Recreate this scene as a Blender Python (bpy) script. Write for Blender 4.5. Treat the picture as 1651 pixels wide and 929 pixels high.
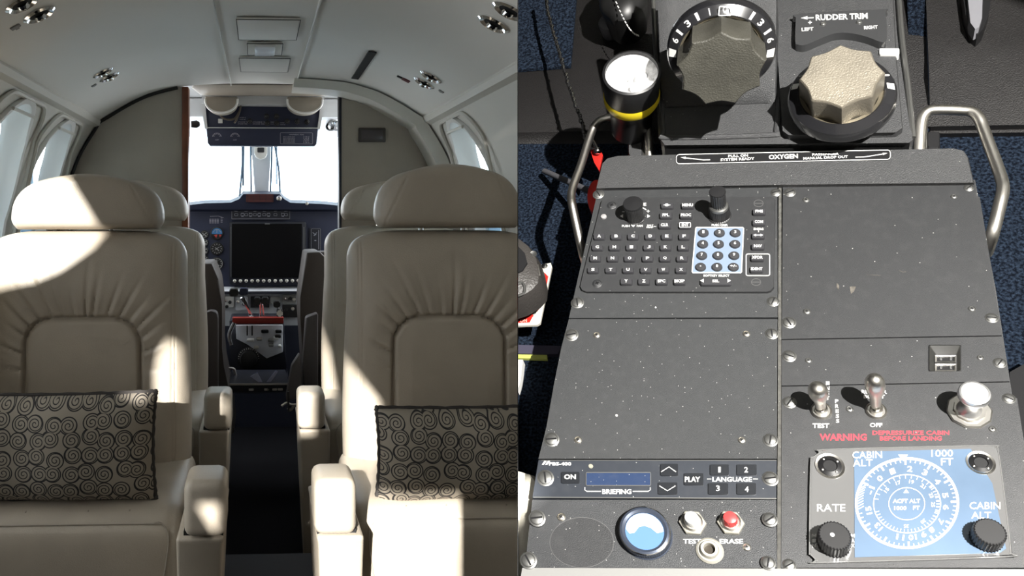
import bpy, bmesh, math, random
from mathutils import Vector, Matrix, Euler
random.seed(7)
PI = math.pi
sc = bpy.context.scene
C = sc.collection
for o in list(bpy.data.objects): bpy.data.objects.remove(o)

# ---------------------------------------------------------------- camera
F, PX, PY, HC = 1400.0, 480.0, 345.0, 1.05
cam = bpy.data.cameras.new('camera'); camo = bpy.data.objects.new('camera', cam); C.objects.link(camo)
cam.sensor_width = 36.0; cam.lens = F / 1651 * 36.0
cam.shift_x = (825.5 - PX) / 1651; cam.shift_y = (PY - 464.5) / 1651
cam.clip_start = 0.02; cam.clip_end = 100
camo.location = (0, 0, HC); camo.rotation_euler = (PI / 2, 0, 0)
sc.camera = camo
# ---------------------------------------------------------------- light
sc.view_settings.view_transform = 'Standard'; sc.view_settings.look = 'None'
sc.view_settings.exposure = 0.0; sc.view_settings.gamma = 1.0
sc.view_settings.use_curve_mapping = False
w = bpy.data.worlds.new('sky'); sc.world = w; w.use_nodes = True
bg = w.node_tree.nodes['Background']; bg.inputs[0].default_value = (0.93, 0.97, 1.0, 1); bg.inputs[1].default_value = 4.5
# bright sky ahead; dimmed by direction behind to limit fill on the seats
_g = w.node_tree.nodes.new('ShaderNodeTexCoord'); _s = w.node_tree.nodes.new('ShaderNodeSeparateXYZ'); _m = w.node_tree.nodes.new('ShaderNodeMapRange')
w.node_tree.links.new(_g.outputs['Generated'], _s.inputs[0]); w.node_tree.links.new(_s.outputs[1], _m.inputs[0])
_m.inputs[1].default_value = -.35; _m.inputs[2].default_value = .15; _m.inputs[3].default_value = 1.1; _m.inputs[4].default_value = 8.5
w.node_tree.links.new(_m.outputs[0], bg.inputs[1])
YAW = math.atan((PX - 418.0) / F)                      # the cabin's long axis runs a little left of the lens axis
CAB = Matrix.Rotation(YAW, 4, 'Z')
SUN_LOCAL = Vector((0.20, 0.90, -0.30)).normalized()   # sun comes in from behind, a little from the left
sun = bpy.data.lights.new('sun', 'SUN'); sun.energy = 16.0; sun.angle = math.radians(0.6); sun.color = (1, 0.97, 0.91)
so = bpy.data.objects.new('sun', sun); C.objects.link(so)
so.rotation_euler = (CAB.to_3x3() @ SUN_LOCAL).to_track_quat('-Z', 'Y').to_euler()

def ray(px, py): return Vector(((px - PX) / F, 1.0, -(py - PY) / F))
class Plane:
    """A tilted work plane: u right, v up the plane, n out of it."""
    def __init__(s, px, py, d, th, ph=0, hdir=None):
        r = ray(px, py).normalized()
        right = r.cross(Vector((0, 0, 1))).normalized(); up = right.cross(r)
        t = math.radians(th); q = math.radians(ph)
        s.n = -r * math.cos(t) + math.sin(t) * (up * math.cos(q) + right * math.sin(q))
        s.P = Vector((0, 0, HC)) + ray(px, py) * d
        a = s.hit(px - 60, py); b = s.hit(px + 60, py)
        s.u = (b - a).normalized(); s.v = s.n.cross(s.u)
        s.M = Matrix(((s.u.x, s.v.x, s.n.x, s.P.x), (s.u.y, s.v.y, s.n.y, s.P.y), (s.u.z, s.v.z, s.n.z, s.P.z), (0, 0, 0, 1)))
        s.Mi = s.M.inverted()
    def hit(s, px, py, h=0.0):
        r = ray(px, py); c = Vector((0, 0, HC)); P0 = s.P + s.n * h
        return c + r * (s.n.dot(P0 - c) / s.n.dot(r))
    def __call__(s, px, py, h=0.0): return s.Mi @ s.hit(px, py, h)
    def scale(s, px, py, h=0.0): return (s(px + 1, py, h) - s(px - 1, py, h)).length / 2     # metres per pixel
CON = Plane(1260, 600, 0.60, 27, 0)
sp = bpy.data.lights.new('console_spot', 'SPOT'); sp.energy = 240; sp.spot_size = math.radians(29.5); sp.spot_blend = 0.03  # spot lamp added behind the camera, in place of a flash on the console
sp.shadow_soft_size = 0.006; sp.color = (1, 0.97, 0.92)
spo = bpy.data.objects.new('console_spot', sp); C.objects.link(spo)
LD = (CON.n * 0.94 + CON.u * 0.31 - CON.v * 0.27).normalized()
aim = CON.hit(1270, 470)
spo.location = aim + LD * 1.35; V0 = spo.location + Vector((.19, 1.25, -.43))
spo.rotation_euler = (V0 - spo.location).to_track_quat('-Z', 'Y').to_euler()

# ---------------------------------------------------------------- materials
def srgb(c):
    return tuple(((x / 255) / 12.92 if x / 255 <= 0.04045 else (((x / 255) + 0.055) / 1.055) ** 2.4) for x in c) + (1,)
MATS = {}
def mat(name, col, rough=0.5, metal=0.0, bump=0.0, bscale=200.0, var=0.0, vscale=8.0, spec=0.5, specks=0.0, sscale=300.0, coat=0.0, sub=None):
    if name in MATS: return MATS[name]
    m = bpy.data.materials.new(name); m.use_nodes = True; nt = m.node_tree; N = nt.nodes; L = nt.links
    b = N['Principled BSDF']
    c = tuple(col) + (1,) if len(col) == 3 else col
    b.inputs['Base Color'].default_value = c; b.inputs['Roughness'].default_value = rough
    b.inputs['Metallic'].default_value = metal; b.inputs['Specular IOR Level'].default_value = spec
    b.inputs['Coat Weight'].default_value = coat
    tc = N.new('ShaderNodeTexCoord'); src = None
    if var > 0:
        n = N.new('ShaderNodeTexNoise'); n.inputs['Scale'].default_value = vscale; n.inputs['Detail'].default_value = 6
        L.new(tc.outputs['Object'], n.inputs['Vector'])
        mr = N.new('ShaderNodeMapRange'); mr.inputs[1].default_value = .3; mr.inputs[2].default_value = .7
        mr.inputs[3].default_value = 1 - var; mr.inputs[4].default_value = 1 + var
        L.new(n.outputs[0], mr.inputs[0])
        mx = N.new('ShaderNodeVectorMath'); mx.operation = 'SCALE'; mx.inputs[0].default_value = c[:3]
        L.new(mr.outputs[0], mx.inputs['Scale']); src = mx.outputs[0]
        L.new(src, b.inputs['Base Color'])
    if specks > 0:   # lint and dust flecks lying on the surface
        vo = N.new('ShaderNodeTexVoronoi'); vo.inputs['Scale'].default_value = sscale; vo.inputs['Randomness'].default_value = 1
        nz = N.new('ShaderNodeTexNoise'); nz.inputs['Scale'].default_value = sscale * .35; nz.inputs['Detail'].default_value = 4
        L.new(tc.outputs['Object'], nz.inputs['Vector']); L.new(tc.outputs['Object'], vo.inputs['Vector'])
        sep = N.new('ShaderNodeSeparateColor'); L.new(vo.outputs['Color'], sep.inputs[0])
        a = N.new('ShaderNodeMath'); a.operation = 'LESS_THAN'; L.new(vo.outputs['Distance'], a.inputs[0]); a.inputs[1].default_value = .13
        g = N.new('ShaderNodeMath'); g.operation = 'LESS_THAN'; L.new(sep.outputs[0], g.inputs[0]); g.inputs[1].default_value = specks
        k = N.new('ShaderNodeMath'); k.operation = 'MULTIPLY'; L.new(a.outputs[0], k.inputs[0]); L.new(g.outputs[0], k.inputs[1])
        mc = N.new('ShaderNodeMix'); mc.data_type = 'RGBA'
        L.new(k.outputs[0], mc.inputs[0])
        if src: L.new(src, mc.inputs[6])
        else: mc.inputs[6].default_value = c
        mc.inputs[7].default_value = (.5, .5, .48, 1)
        dm = N.new('ShaderNodeMapRange'); dm.inputs[1].default_value = .5; dm.inputs[2].default_value = .75; dm.inputs[3].default_value = 0; dm.inputs[4].default_value = .05
        L.new(nz.outputs[0], dm.inputs[0])
        mc2 = N.new('ShaderNodeMix'); mc2.data_type = 'RGBA'; L.new(dm.outputs[0], mc2.inputs[0]); L.new(mc.outputs[2], mc2.inputs[6]); mc2.inputs[7].default_value = (.2, .2, .195, 1)
        L.new(mc2.outputs[2], b.inputs['Base Color'])
    if bump > 0:
        n = N.new('ShaderNodeTexNoise'); n.inputs['Scale'].default_value = bscale; n.inputs['Detail'].default_value = 4
        L.new(tc.outputs['Object'], n.inputs['Vector'])
        bp = N.new('ShaderNodeBump'); bp.inputs['Strength'].default_value = bump; bp.inputs['Distance'].default_value = .002
        L.new(n.outputs[0], bp.inputs['Height']); L.new(bp.outputs[0], b.inputs['Normal'])
    MATS[name] = m
    return m
def glassy(name, tint=(1, 1, 1), fac=.12, rough=.02):
    m = bpy.data.materials.new(name); m.use_nodes = True; nt = m.node_tree; nt.nodes.clear(); N = nt.nodes; L = nt.links
    o = N.new('ShaderNodeOutputMaterial'); mx = N.new('ShaderNodeMixShader'); t = N.new('ShaderNodeBsdfTransparent'); g = N.new('ShaderNodeBsdfGlossy')
    t.inputs[0].default_value = tuple(tint) + (1,); g.inputs['Roughness'].default_value = rough; mx.inputs[0].default_value = fac
    L.new(t.outputs[0], mx.inputs[1]); L.new(g.outputs[0], mx.inputs[2]); L.new(mx.outputs[0], o.inputs[0])
    MATS[name] = m; return m

leather = mat('cream_leather', (.40, .35, .285), .42, bump=.25, bscale=420, var=.05, vscale=14, spec=.45)
leather_seam = mat('leather_thread', (.33, .29, .24), .6)
headliner = mat('headliner', (.76, .745, .70), .75, bump=.12, bscale=900, var=.02, vscale=3)
sidewall = mat('sidewall_panel', (.60, .585, .53), .6, bump=.05, bscale=600, var=.02, vscale=4)
bulk = mat('bulkhead_fabric', (.36, .325, .275), .85, bump=.3, bscale=500, var=.04, vscale=10)
winwhite = mat('window_rim', (.80, .80, .78), .4)
rubber = mat('black_rubber', (.012, .012, .013), .6)
wood = mat('cherry_wood', (.16, .045, .018), .3, var=.3, vscale=12)
navy = mat('navy_panel', (.026, .032, .066), .5, spec=.4)
navy2 = mat('navy_dark_panel', (.008, .010, .02), .45)
black = mat('black_plastic', (.012, .012, .013), .4)
blackm = mat('black_matte', (.010, .010, .011), .75, spec=.3)
screenb = mat('screen_black', (.004, .004, .005), .25, spec=.15)
chrome = mat('chrome', (.82, .82, .82), .12, 1.0)
steel = mat('brushed_steel', (.62, .60, .56), .32, 1.0)
nickel = mat('satin_nickel', (.80, .77, .71), .33, 1.0)
dull = mat('dull_screw_metal', (.26, .26, .25), .42, .85)
white = mat('white_paint', (.82, .82, .80), .5)
offwhite = mat('white_print', (.74, .74, .72), .6)
redprint = mat('red_print', (.72, .045, .07), .6)
redmat = mat('red_plastic', (.50, .02, .015), .35)
redbar = mat('dark_red_bar', (.30, .025, .015), .45)
crewseat = mat('dark_crew_seat', (.045, .036, .031), .7, bump=.2, bscale=300)
cabinfloor = mat('black_carpet', (.003, .003, .004), .95, bump=.6, bscale=700, spec=.1)
# ---------------------------------------------------------------- mesh helpers
def V(*a): return Vector(a)
def quadgrid(bm, pts, closeu=False, closev=False):
    """pts[v][u] -> faces"""
    vs = [[bm.verts.new(p) for p in row] for row in pts]
    nv, nu = len(vs), len(vs[0])
    for j in range(nv if closev else nv - 1):
        for i in range(nu if closeu else nu - 1):
            a, b, c, d = vs[j][i], vs[j][(i + 1) % nu], vs[(j + 1) % nv][(i + 1) % nu], vs[(j + 1) % nv][i]
            try: bm.faces.new((a, b, c, d))
            except ValueError: pass
    return vs
def loft(bm, rings, cap=True):
    vs = [[bm.verts.new(p) for p in r] for r in rings]
    n = len(vs[0])
    for a, b in zip(vs, vs[1:]):
        for i in range(n):
            bm.faces.new((a[i], a[(i + 1) % n], b[(i + 1) % n], b[i]))
    if cap:
        bm.faces.new(list(reversed(vs[0]))); bm.faces.new(vs[-1])
    return vs
def box(bm, x0, x1, y0, y1, z0, z1, bev=0, seg=2, M=None):
    p = [V(x, y, z) for z in (z0, z1) for (x, y) in ((x0, y0), (x1, y0), (x1, y1), (x0, y1))]
    if M is not None: p = [M @ q for q in p]
    v = [bm.verts.new(q) for q in p]
    fs = [bm.faces.new([v[i] for i in f]) for f in ((3, 2, 1, 0), (4, 5, 6, 7), (0, 1, 5, 4), (1, 2, 6, 5), (2, 3, 7, 6), (3, 0, 4, 7))]
    if bev > 0:
        es = list({e for f in fs for e in f.edges})
        bmesh.ops.bevel(bm, geom=es, offset=bev, segments=seg, profile=.5, affect='EDGES')
def lathe(bm, prof, M=None, n=32, rf=None, cap=True):
    rings = []
    for r, z in prof:
        ring = []
        for i in range(n):
            a = 2 * PI * i / n; rr = r * (rf(a) if rf else 1)
            p = V(rr * math.cos(a), rr * math.sin(a), z)
            ring.append(M @ p if M is not None else p)
        rings.append(ring)
    return loft(bm, rings, cap)
def tube(bm, pts, r, n=8, closed=False):
    pts = [Vector(p) for p in pts]; rings = []; prev = None
    for i, p in enumerate(pts):
        if closed: t = (pts[(i + 1) % len(pts)] - pts[i - 1]).normalized()
        else: t = ((pts[min(i + 1, len(pts) - 1)] - pts[max(i - 1, 0)])).normalized()
        if prev is None: a = t.orthogonal().normalized()
        else: a = (prev - t * prev.dot(t)).normalized()
        prev = a; b = t.cross(a); rr = r[i] if isinstance(r, (list, tuple)) else r
        rings.append([p + (a * math.cos(2 * PI * k / n) + b * math.sin(2 * PI * k / n)) * rr for k in range(n)])
    if closed: quadgrid(bm, rings, closeu=True, closev=True)
    else: loft(bm, rings)
def smooth_path(pts, k=6):
    pts = [Vector(p) for p in pts]; out = []
    for i in range(len(pts) - 1):
        p0 = pts[max(i - 1, 0)]; p1 = pts[i]; p2 = pts[i + 1]; p3 = pts[min(i + 2, len(pts) - 1)]
        for j in range(k):
            t = j / k
            out.append(.5 * ((2 * p1) + (-p0 + p2) * t + (2 * p0 - 5 * p1 + 4 * p2 - p3) * t * t + (-p0 + 3 * p1 - 3 * p2 + p3) * t ** 3))
    out.append(pts[-1]); return out
def rrect(x0, y0, x1, y1, r, n=5):
    """rounded rectangle outline, pixels or metres"""
    if x0 > x1: x0, x1 = x1, x0
    if y0 > y1: y0, y1 = y1, y0
    r = min(r, (x1 - x0) / 2 * .999, (y1 - y0) / 2 * .999); out = []
    for cx, cy, a0 in ((x1 - r, y1 - r, 0), (x0 + r, y1 - r, 90), (x0 + r, y0 + r, 180), (x1 - r, y0 + r, 270)):
        for i in range(n + 1):
            a = math.radians(a0 + 90 * i / n); out.append((cx + r * math.cos(a), cy + r * math.sin(a)))
    return out
def ellipse(cx, cy, rx, ry, n=40): return [(cx + rx * math.cos(2 * PI * i / n), cy + ry * math.sin(2 * PI * i / n)) for i in range(n)]
BASE = {}; FRAME = {}
def obj(name, bm, m, parent=None, frame=None, base=None, smooth=40, mats=None, clip=False):
    bmesh.ops.recalc_face_normals(bm, faces=bm.faces)
    if parent is not None:
        b = BASE[parent]; frame = FRAME[parent]
    else:
        frame = frame if frame is not None else CAB
        if base is None:
            xs = [v.co for v in bm.verts]
            base = V(sum(p.x for p in xs) / len(xs), sum(p.y for p in xs) / len(xs), min(p.z for p in xs))
        b = Vector(base)
    bmesh.ops.translate(bm, verts=bm.verts, vec=-b)
    me = bpy.data.meshes.new(name); bm.to_mesh(me); bm.free()
    for k in (mats or [m]): me.materials.append(k)
    if smooth:
        me.polygons.foreach_set('use_smooth', [True] * len(me.polygons)); me.set_sharp_from_angle(angle=math.radians(smooth))
    o = bpy.data.objects.new(name, me); C.objects.link(o)
    if parent is not None:
        o.parent = bpy.data.objects[parent]
    else:
        o.matrix_world = frame @ Matrix.Translation(b)
    BASE[o.name] = b; FRAME[o.name] = frame
    return o.name
def tag(name, label, cat, group=None, kind=None):
    o = bpy.data.objects[name]; o['label'] = label; o['category'] = cat
    if group: o['group'] = group
    if kind: o['kind'] = kind
    return name
def thing(name, label, cat, base=(0, 0, 0), frame=None, group=None):
    o = bpy.data.objects.new(name, None); C.objects.link(o); frame = frame if frame is not None else CAB
    o.empty_display_size = .05
    o.matrix_world = frame @ Matrix.Translation(Vector(base)); BASE[o.name] = Vector(base); FRAME[o.name] = frame
    return tag(o.name, label, cat, group)
def struct(name, bm, m, frame=None, **k):
    n = obj(name, bm, m, frame=frame, **k); bpy.data.objects[n]['kind'] = 'structure'; return n
def lab(n, label): bpy.data.objects[n]['label'] = label; return n
def dup(root, base, label=None, group=None, shifts=None):
    r0 = bpy.data.objects[root]
    def cp(o, par):
        c = o.copy(); C.objects.link(c)
        if par: c.parent = par
        for ch in list(o.children): cp(ch, c)
        return c
    r = cp(r0, None); r.matrix_world = FRAME[root] @ Matrix.Translation(Vector(base))
    BASE[r.name] = Vector(base); FRAME[r.name] = FRAME[root]
    if label: r['label'] = label
    if group: r['group'] = group
    return r
def nbm(): return bmesh.new()
def apply_bool(target, cutters):
    """cut holes in object target with the cutter meshes, then drop them"""
    o = bpy.data.objects[target]; cs = []
    for c in cutters:
        me = bpy.data.meshes.new('cut'); c.to_mesh(me); c.free(); co = bpy.data.objects.new('cut', me); C.objects.link(co)
        co.matrix_world = o.matrix_world @ Matrix.Translation(-BASE[target]); cs.append(co)
        md = o.modifiers.new('b', 'BOOLEAN'); md.operation = 'DIFFERENCE'; md.solver = 'EXACT'; md.object = co
    bpy.context.view_layer.update(); dg = bpy.context.evaluated_depsgraph_get()
    me = bpy.data.meshes.new_from_object(o.evaluated_get(dg)); o.modifiers.clear(); old = o.data; o.data = me
    for c in cs: bpy.data.objects.remove(c)
    me.set_sharp_from_angle(angle=math.radians(40))

# lettering ------------------------------------------------------
GLY = {}
def glyphs(s, bold=.02):
    k = (s, bold)
    if k in GLY: return GLY[k]
    cu = bpy.data.curves.new('t', 'FONT'); cu.body = s; cu.size = 1; cu.offset = bold; cu.resolution_u = 2; cu.align_x = 'CENTER'
    o = bpy.data.objects.new('t', cu); C.objects.link(o); bpy.context.view_layer.update()
    me = bpy.data.meshes.new_from_object(o.evaluated_get(bpy.context.evaluated_depsgraph_get()))
    vs = [v.co.copy() for v in me.vertices]; fs = [tuple(p.vertices) for p in me.polygons]
    x0 = min(v.x for v in vs); x1 = max(v.x for v in vs); y0 = min(v.y for v in vs); y1 = max(v.y for v in vs)
    vs = [((v.x - (x0 + x1) / 2) / (x1 - x0), (v.y - (y0 + y1) / 2) / (y1 - y0)) for v in vs]
    bpy.data.objects.remove(o); bpy.data.meshes.remove(me)
    GLY[k] = (vs, fs, (x1 - x0) / (y1 - y0)); return GLY[k]
def text(bm, s, fn, cx, cy, w, h, ang=0, bold=.02, skew=0):
    """fn(px,py)->point; text of pixel width w and height h centred at cx,cy, ang clockwise degrees"""
    vs, fs, asp = glyphs(s, bold)
    if w is None: w = h * asp
    a = math.radians(ang); ca, sa = math.cos(a), math.sin(a)
    nv = []
    for x, y in vs:
        X = x * w + skew * y * h; Y = -y * h
        nv.append(bm.verts.new(fn(cx + X * ca - Y * sa, cy + X * sa + Y * ca)))
    for f in fs:
        try: bm.faces.new([nv[i] for i in f])
        except ValueError: pass
def line(bm, fn, pts, wpx, closed=False):
    """flat printed line of pixel width wpx through pixel points"""
    n = len(pts); L = []; R = []
    for i, (x, y) in enumerate(pts):
        if closed: a = pts[i - 1]; b = pts[(i + 1) % n]
        else: a = pts[max(i - 1, 0)]; b = pts[min(i + 1, n - 1)]
        dx, dy = b[0] - a[0], b[1] - a[1]; l = math.hypot(dx, dy) or 1
        nx, ny = -dy / l * wpx / 2, dx / l * wpx / 2
        L.append(fn(x + nx, y + ny)); R.append(fn(x - nx, y - ny))
    vl = [bm.verts.new(p) for p in L]; vr = [bm.verts.new(p) for p in R]
    for i in range(n if closed else n - 1):
        j = (i + 1) % n
        bm.faces.new((vl[i], vl[j], vr[j], vr[i]))
def poly(bm, fn, pts):
    bm.faces.new([bm.verts.new(fn(*p)) for p in pts])
def flatprism(bm, pl, pts, href, h0, h1, inset=0, shrink=1.0):
    """outline in pixels read at height href on plane pl, raised along its normal from h0 to h1"""
    P = [pl(x, y, href) for x, y in pts]
    cx = sum(p.x for p in P) / len(P); cy = sum(p.y for p in P) / len(P)
    r0 = [V(p.x, p.y, h0) for p in P]
    rings = [r0]
    if inset > 0:
        def ins(q, t):
            d = Vector((p.x - cx, p.y - cy)) if False else None
        ext = max(((p.x - cx) ** 2 + (p.y - cy) ** 2) ** .5 for p in P); k = 1 - inset / ext
        rings.append([V(p.x, p.y, h1 - inset) for p in P])
        rings.append([V(cx + (p.x - cx) * k, cy + (p.y - cy) * k, h1) for p in P])
    else: rings.append([V(cx + (p.x - cx) * shrink, cy + (p.y - cy) * shrink, h1) for p in P])
    loft(bm, rings)
def at(pl, px, py, h=0.0, rot=0):
    p = pl(px, py, h); return Matrix.Translation(p) @ Matrix.Rotation(rot, 4, 'Z')
# ================================================================ THE CABIN (left)
def cx(px, y): return (px - 418) * y / F
def ch(py, y): return HC - (py - 345) * y / F
def cp(px, py, y): return V(cx(px, y), y, ch(py, y))
Y_BULK = 3.01
prof = [(.60, .0), (.67, .25), (.70, .55), (.70, .85), (.688, 1.03), (.645, 1.19), (.612, 1.27), (.562, 1.352)]
cprof = [(.556, 1.366), (.52, 1.388), (.48, 1.413), (.43, 1.441), (.383, 1.462), (.33, 1.478), (.286, 1.488), (.2, 1.496), (.12, 1.50)]
def shell(bm, prof, y0, y1, ny, s, t=.02):
    P = smooth_path([V(x, 0, z) for x, z in prof], 4)
    nrm = []
    for i in range(len(P)):
        d = (P[min(i + 1, len(P) - 1)] - P[max(i - 1, 0)]).normalized(); nrm.append(V(d.z, 0, -d.x))
    A = [[V(s * p.x, y0 + (y1 - y0) * j / ny, p.z) for p in P] for j in range(ny + 1)]
    B = [[V(s * (p.x + n.x * t), y0 + (y1 - y0) * j / ny, p.z + n.z * t * 1) for p, n in zip(P, nrm)] for j in range(ny + 1)]
    loft(bm, [a + list(reversed(b)) for a, b in zip(A, B)])
def oval_cut(s, yc, zc, ry, rz, x0=.4, x1=.9):
    bm = nbm(); n = 40
    rings = [[V(s * x, yc + ry * math.cos(2 * PI * i / n), zc + rz * math.sin(2 * PI * i / n)) for i in range(n)] for x in (x0, x1)]
    loft(bm, rings); bmesh.ops.recalc_face_normals(bm, faces=bm.faces); return bm
# floor
bm = nbm(); box(bm, -.72, .72, 1.45, 4.9, -.03, 0); box(bm, -1.64, 1.64, -.95, 1.45, -.03, 0); box(bm, .72, 1.64, 1.45, 2.0, -.03, 0); box(bm, -1.64, -.72, 1.45, 1.8, -.03, 0); struct('floor', bm, cabinfloor)
# walls
WL = [(2.18, 1.10), (2.655, 1.10)]; WR = [(2.56, 1.10)]
bm = nbm(); shell(bm, prof, 1.72, Y_BULK, 20, -1); wl = struct('wall_left', bm, sidewall)
apply_bool(wl, [oval_cut(-1, y, z, .175, .225) for y, z in WL])
bm = nbm(); shell(bm, prof, 1.72, Y_BULK, 20, 1); wr = struct('wall_right', bm, sidewall)
apply_bool(wr, [oval_cut(1, y, z, .175, .225) for y, z in WR])
# ceiling: two curved halves and the flat centre, one shell
full = cprof + [(0, 1.502)] + [(-x, z) for x, z in reversed(cprof)]
bm = nbm()
P = [V(x, 0, z) for x, z in full]
A = []
for j in range(13):
    y = 1.45 + (Y_BULK - 1.45) * j / 12
    A.append([V(p.x, y, p.z) for p in P] + [V(p.x * 1.02, y, p.z + .02) for p in reversed(P)])
loft(bm, A); struct('ceiling', bm, headliner)
# ledge between wall and ceiling
for s, nm in ((-1, 'trim_1'), (1, 'trim_2')):
    bm = nbm()
    rings = []
    for y in (1.60, Y_BULK - .004):
        rings.append([V(s * x, y, z) for x, z in ((.566, 1.345), (.548, 1.352), (.541, 1.366), (.545, 1.378), (.560, 1.374))])
    loft(bm, rings); struct(nm, bm, sidewall)
# raised sidewall panels around each window
def wall_x(z):
    for (x0, z0), (x1, z1) in zip(prof, prof[1:]):
        if z0 <= z <= z1: return x0 + (x1 - x0) * (z - z0) / (z1 - z0)
    return .55
for k, (s, yc) in enumerate([(-1, WL[0][0]), (-1, WL[1][0]), (1, WR[0][0])]):
    bm = nbm(); o = rrect(yc - .215, .80, yc + .215, 1.335, .09, 6)
    pts = [V(s * (wall_x(z) - .006), y, z) for y, z in o]
    tube(bm, pts, .006, 6, closed=True)
    # small lip above the window
    tube(bm, [V(s * (wall_x(1.30) - .012), yc - .10 + .2 * i / 6, 1.30) for i in range(7)], .005, 6)
    struct('trim_%d' % (3 + k), bm, sidewall)
cloud = mat('window_pane_grey', (.34, .40, .44), .5)
_n = cloud.node_tree; _t = _n.nodes.new('ShaderNodeBsdfTranslucent'); _t.inputs[0].default_value = (.50, .60, .68, 1)
_x = _n.nodes.new('ShaderNodeMixShader'); _x.inputs[0].default_value = .45   # thin cloth lets the daylight through
_n.links.new(_n.nodes['Principled BSDF'].outputs[0], _x.inputs[1]); _n.links.new(_t.outputs[0], _x.inputs[2]); _n.links.new(_x.outputs[0], _n.nodes['Material Output'].inputs[0])
pane_m = glassy('window_glass', (.80, .88, .93), .08)
for k, (s, yc, zc) in enumerate([(-1,) + WL[0], (-1,) + WL[1], (1,) + WR[0]]):
    n = 40; bm = nbm(); rings = []
    for ry, rz, dx in ((.190, .240, -.004), (.186, .236, -.012), (.172, .222, -.010), (.166, .216, .02), (.150, .198, .035), (.148, .196, .05), (.19, .24, .05)):
        rings.append([V(s * (wall_x(min(1.35, zc + rz * math.sin(2 * PI * i / n))) + dx), yc + ry * math.cos(2 * PI * i / n), zc + rz * math.sin(2 * PI * i / n)) for i in range(n)])
    quadgrid(bm, rings, closeu=True, closev=True)
    wn = struct('window_%d' % (k + 1), bm, winwhite)
    bm = nbm()
    lathe(bm, [(.001, 0), (1, 0), (1, .03), (.001, .03)], Matrix.Translation((s * .725 - .015, yc, zc)) @ Matrix(((0, 0, 1, 0), (.155, 0, 0, 0), (0, .205, 0, 0), (0, 0, 0, 1))), 40)
    obj('pane', bm, pane_m, wn)
    bm = nbm()   # grey pull-down shade, covering the forward part of each window
    o = [(yc + .15 * math.cos(a), zc + .2 * math.sin(a)) for a in [math.radians(-95 + 190 * i / 20) for i in range(21)]]
    o = [(max(y, yc + .0), z) for y, z in o]
    loft(bm, [[V(s * x, y, z) for y, z in o] for x in (.718, .722)])
    obj('window_shade', bm, cloud, wn)
# ceiling centre seams
for k, (x, nm) in enumerate(((-.097, 'trim_6'), (.127, 'trim_7'))):
    bm = nbm(); box(bm, x - .0015, x + .0015, 1.5, Y_BULK, 1.492, 1.4985); struct(nm, bm, mat('seam', (.7, .7, .67), .6))
# bulkheads
inner = [(-x, z) for x, z in (prof + cprof)]
def bulkhead(s, edge, nm):
    pts = [(s * x, z) for x, z in prof[:-1]] + [(s * x, z) for x, z in cprof if x > abs(edge)] 
    zt = 1.49
    pts += [(edge, zt), (edge, 0)]
    bm = nbm(); loft(bm, [[V(x, y, z) for x, z in pts] for y in (Y_BULK, Y_BULK + .03)])
    return struct(nm, bm, bulk)
bulkhead(-1, -.262, 'wall_front_left'); bulkhead(1, .278, 'wall_front_right')
bm = nbm(); box(bm, -.266, -.243, Y_BULK - .012, Y_BULK + .05, 0, 1.488, .004); struct('door_1', bm, wood)
bm = nbm(); box(bm, .276, .286, Y_BULK - .006, Y_BULK + .05, 0, 1.488, .003); struct('trim_8', bm, navy2)
bm = nbm(); box(bm, -.262, -.246, Y_BULK + .052, Y_BULK + .09, .3, 1.20, .003); struct('trim_9', bm, navy)
# black seals along the arch
for s, nm in ((-1, 'trim_10'), (1, 'trim_11')):
    P = [V(s * (x - .006), Y_BULK - .010, z - .004) for x, z in (prof + cprof) if (.25 if s < 0 else .545) < x and z > .3]
    bm = nbm(); tube(bm, smooth_path(P, 3), .0065, 6)
    struct(nm, bm, rubber)
# right side: padded arch band ahead of the last window
bm = nbm(); R = []
for x, z in smooth_path([V(x, z, 0) for x, z in (prof + cprof)[2:]], 3) and [(p.x, p.y) for p in smooth_path([V(x, z, 0) for x, z in (prof + cprof)[2:]], 3)]:
    k = .93
    R.append([V(x - .004, Y_BULK - .16, z - .004), V(x * k - .0, Y_BULK - .15, 1.05 + (z - 1.05) * .93 if z > 1.05 else z), V(x * k, Y_BULK - .004, 1.05 + (z - 1.05) * .93 if z > 1.05 else z), V(x - .004, Y_BULK - .004, z - .004)])
loft(bm, R); struct('trim_12', bm, sidewall)
# dark slot and seal on the right half of the ceiling
def ceil_z(x):
    x = abs(x); L = [(0, 1.502)] + list(reversed(cprof))
    for (x0, z0), (x1, z1) in zip(L, L[1:]):
        if x0 <= x <= x1: return z0 + (z1 - z0) * (x - x0) / (x1 - x0)
    return 1.366
def ceil_hit(px, py):
    """where the line of sight through a pixel meets the ceiling"""
    y = 1.5
    while y < Y_BULK:
        if ch(py, y) >= ceil_z(cx(px, y)) or abs(cx(px, y)) > .556: break
        y += .004
    x = cx(px, y); return V(x, y, ceil_z(x))
def ceil_frame(px, py):
    p = ceil_hit(px, py); a = V(p.x + .01, 0, ceil_z(p.x + .01)); b = V(p.x - .01, 0, ceil_z(p.x - .01))
    t = (a - b).normalized(); n = V(t.z, 0, -t.x)
    if n.z > 0: n = -n
    yv = n.cross(t)
    return Matrix(((t.x, yv.x, n.x, p.x), (t.y, yv.y, n.y, p.y), (t.z, yv.z, n.z, p.z), (0, 0, 0, 1)))
bm = nbm(); a = ceil_hit(572, 124); b = ceil_hit(602, 80)
q = [a + V(-.010, 0, -.001), a + V(.012, 0, -.004), b + V(.010, 0, -.004), b + V(-.012, 0, -.001)]
loft(bm, [q, [p + V(0, 0, -.003) for p in q]]); tag(obj('ceiling_slot', bm, blackm), 'long thin black slot in the right half of the cabin ceiling', 'slot')
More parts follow.
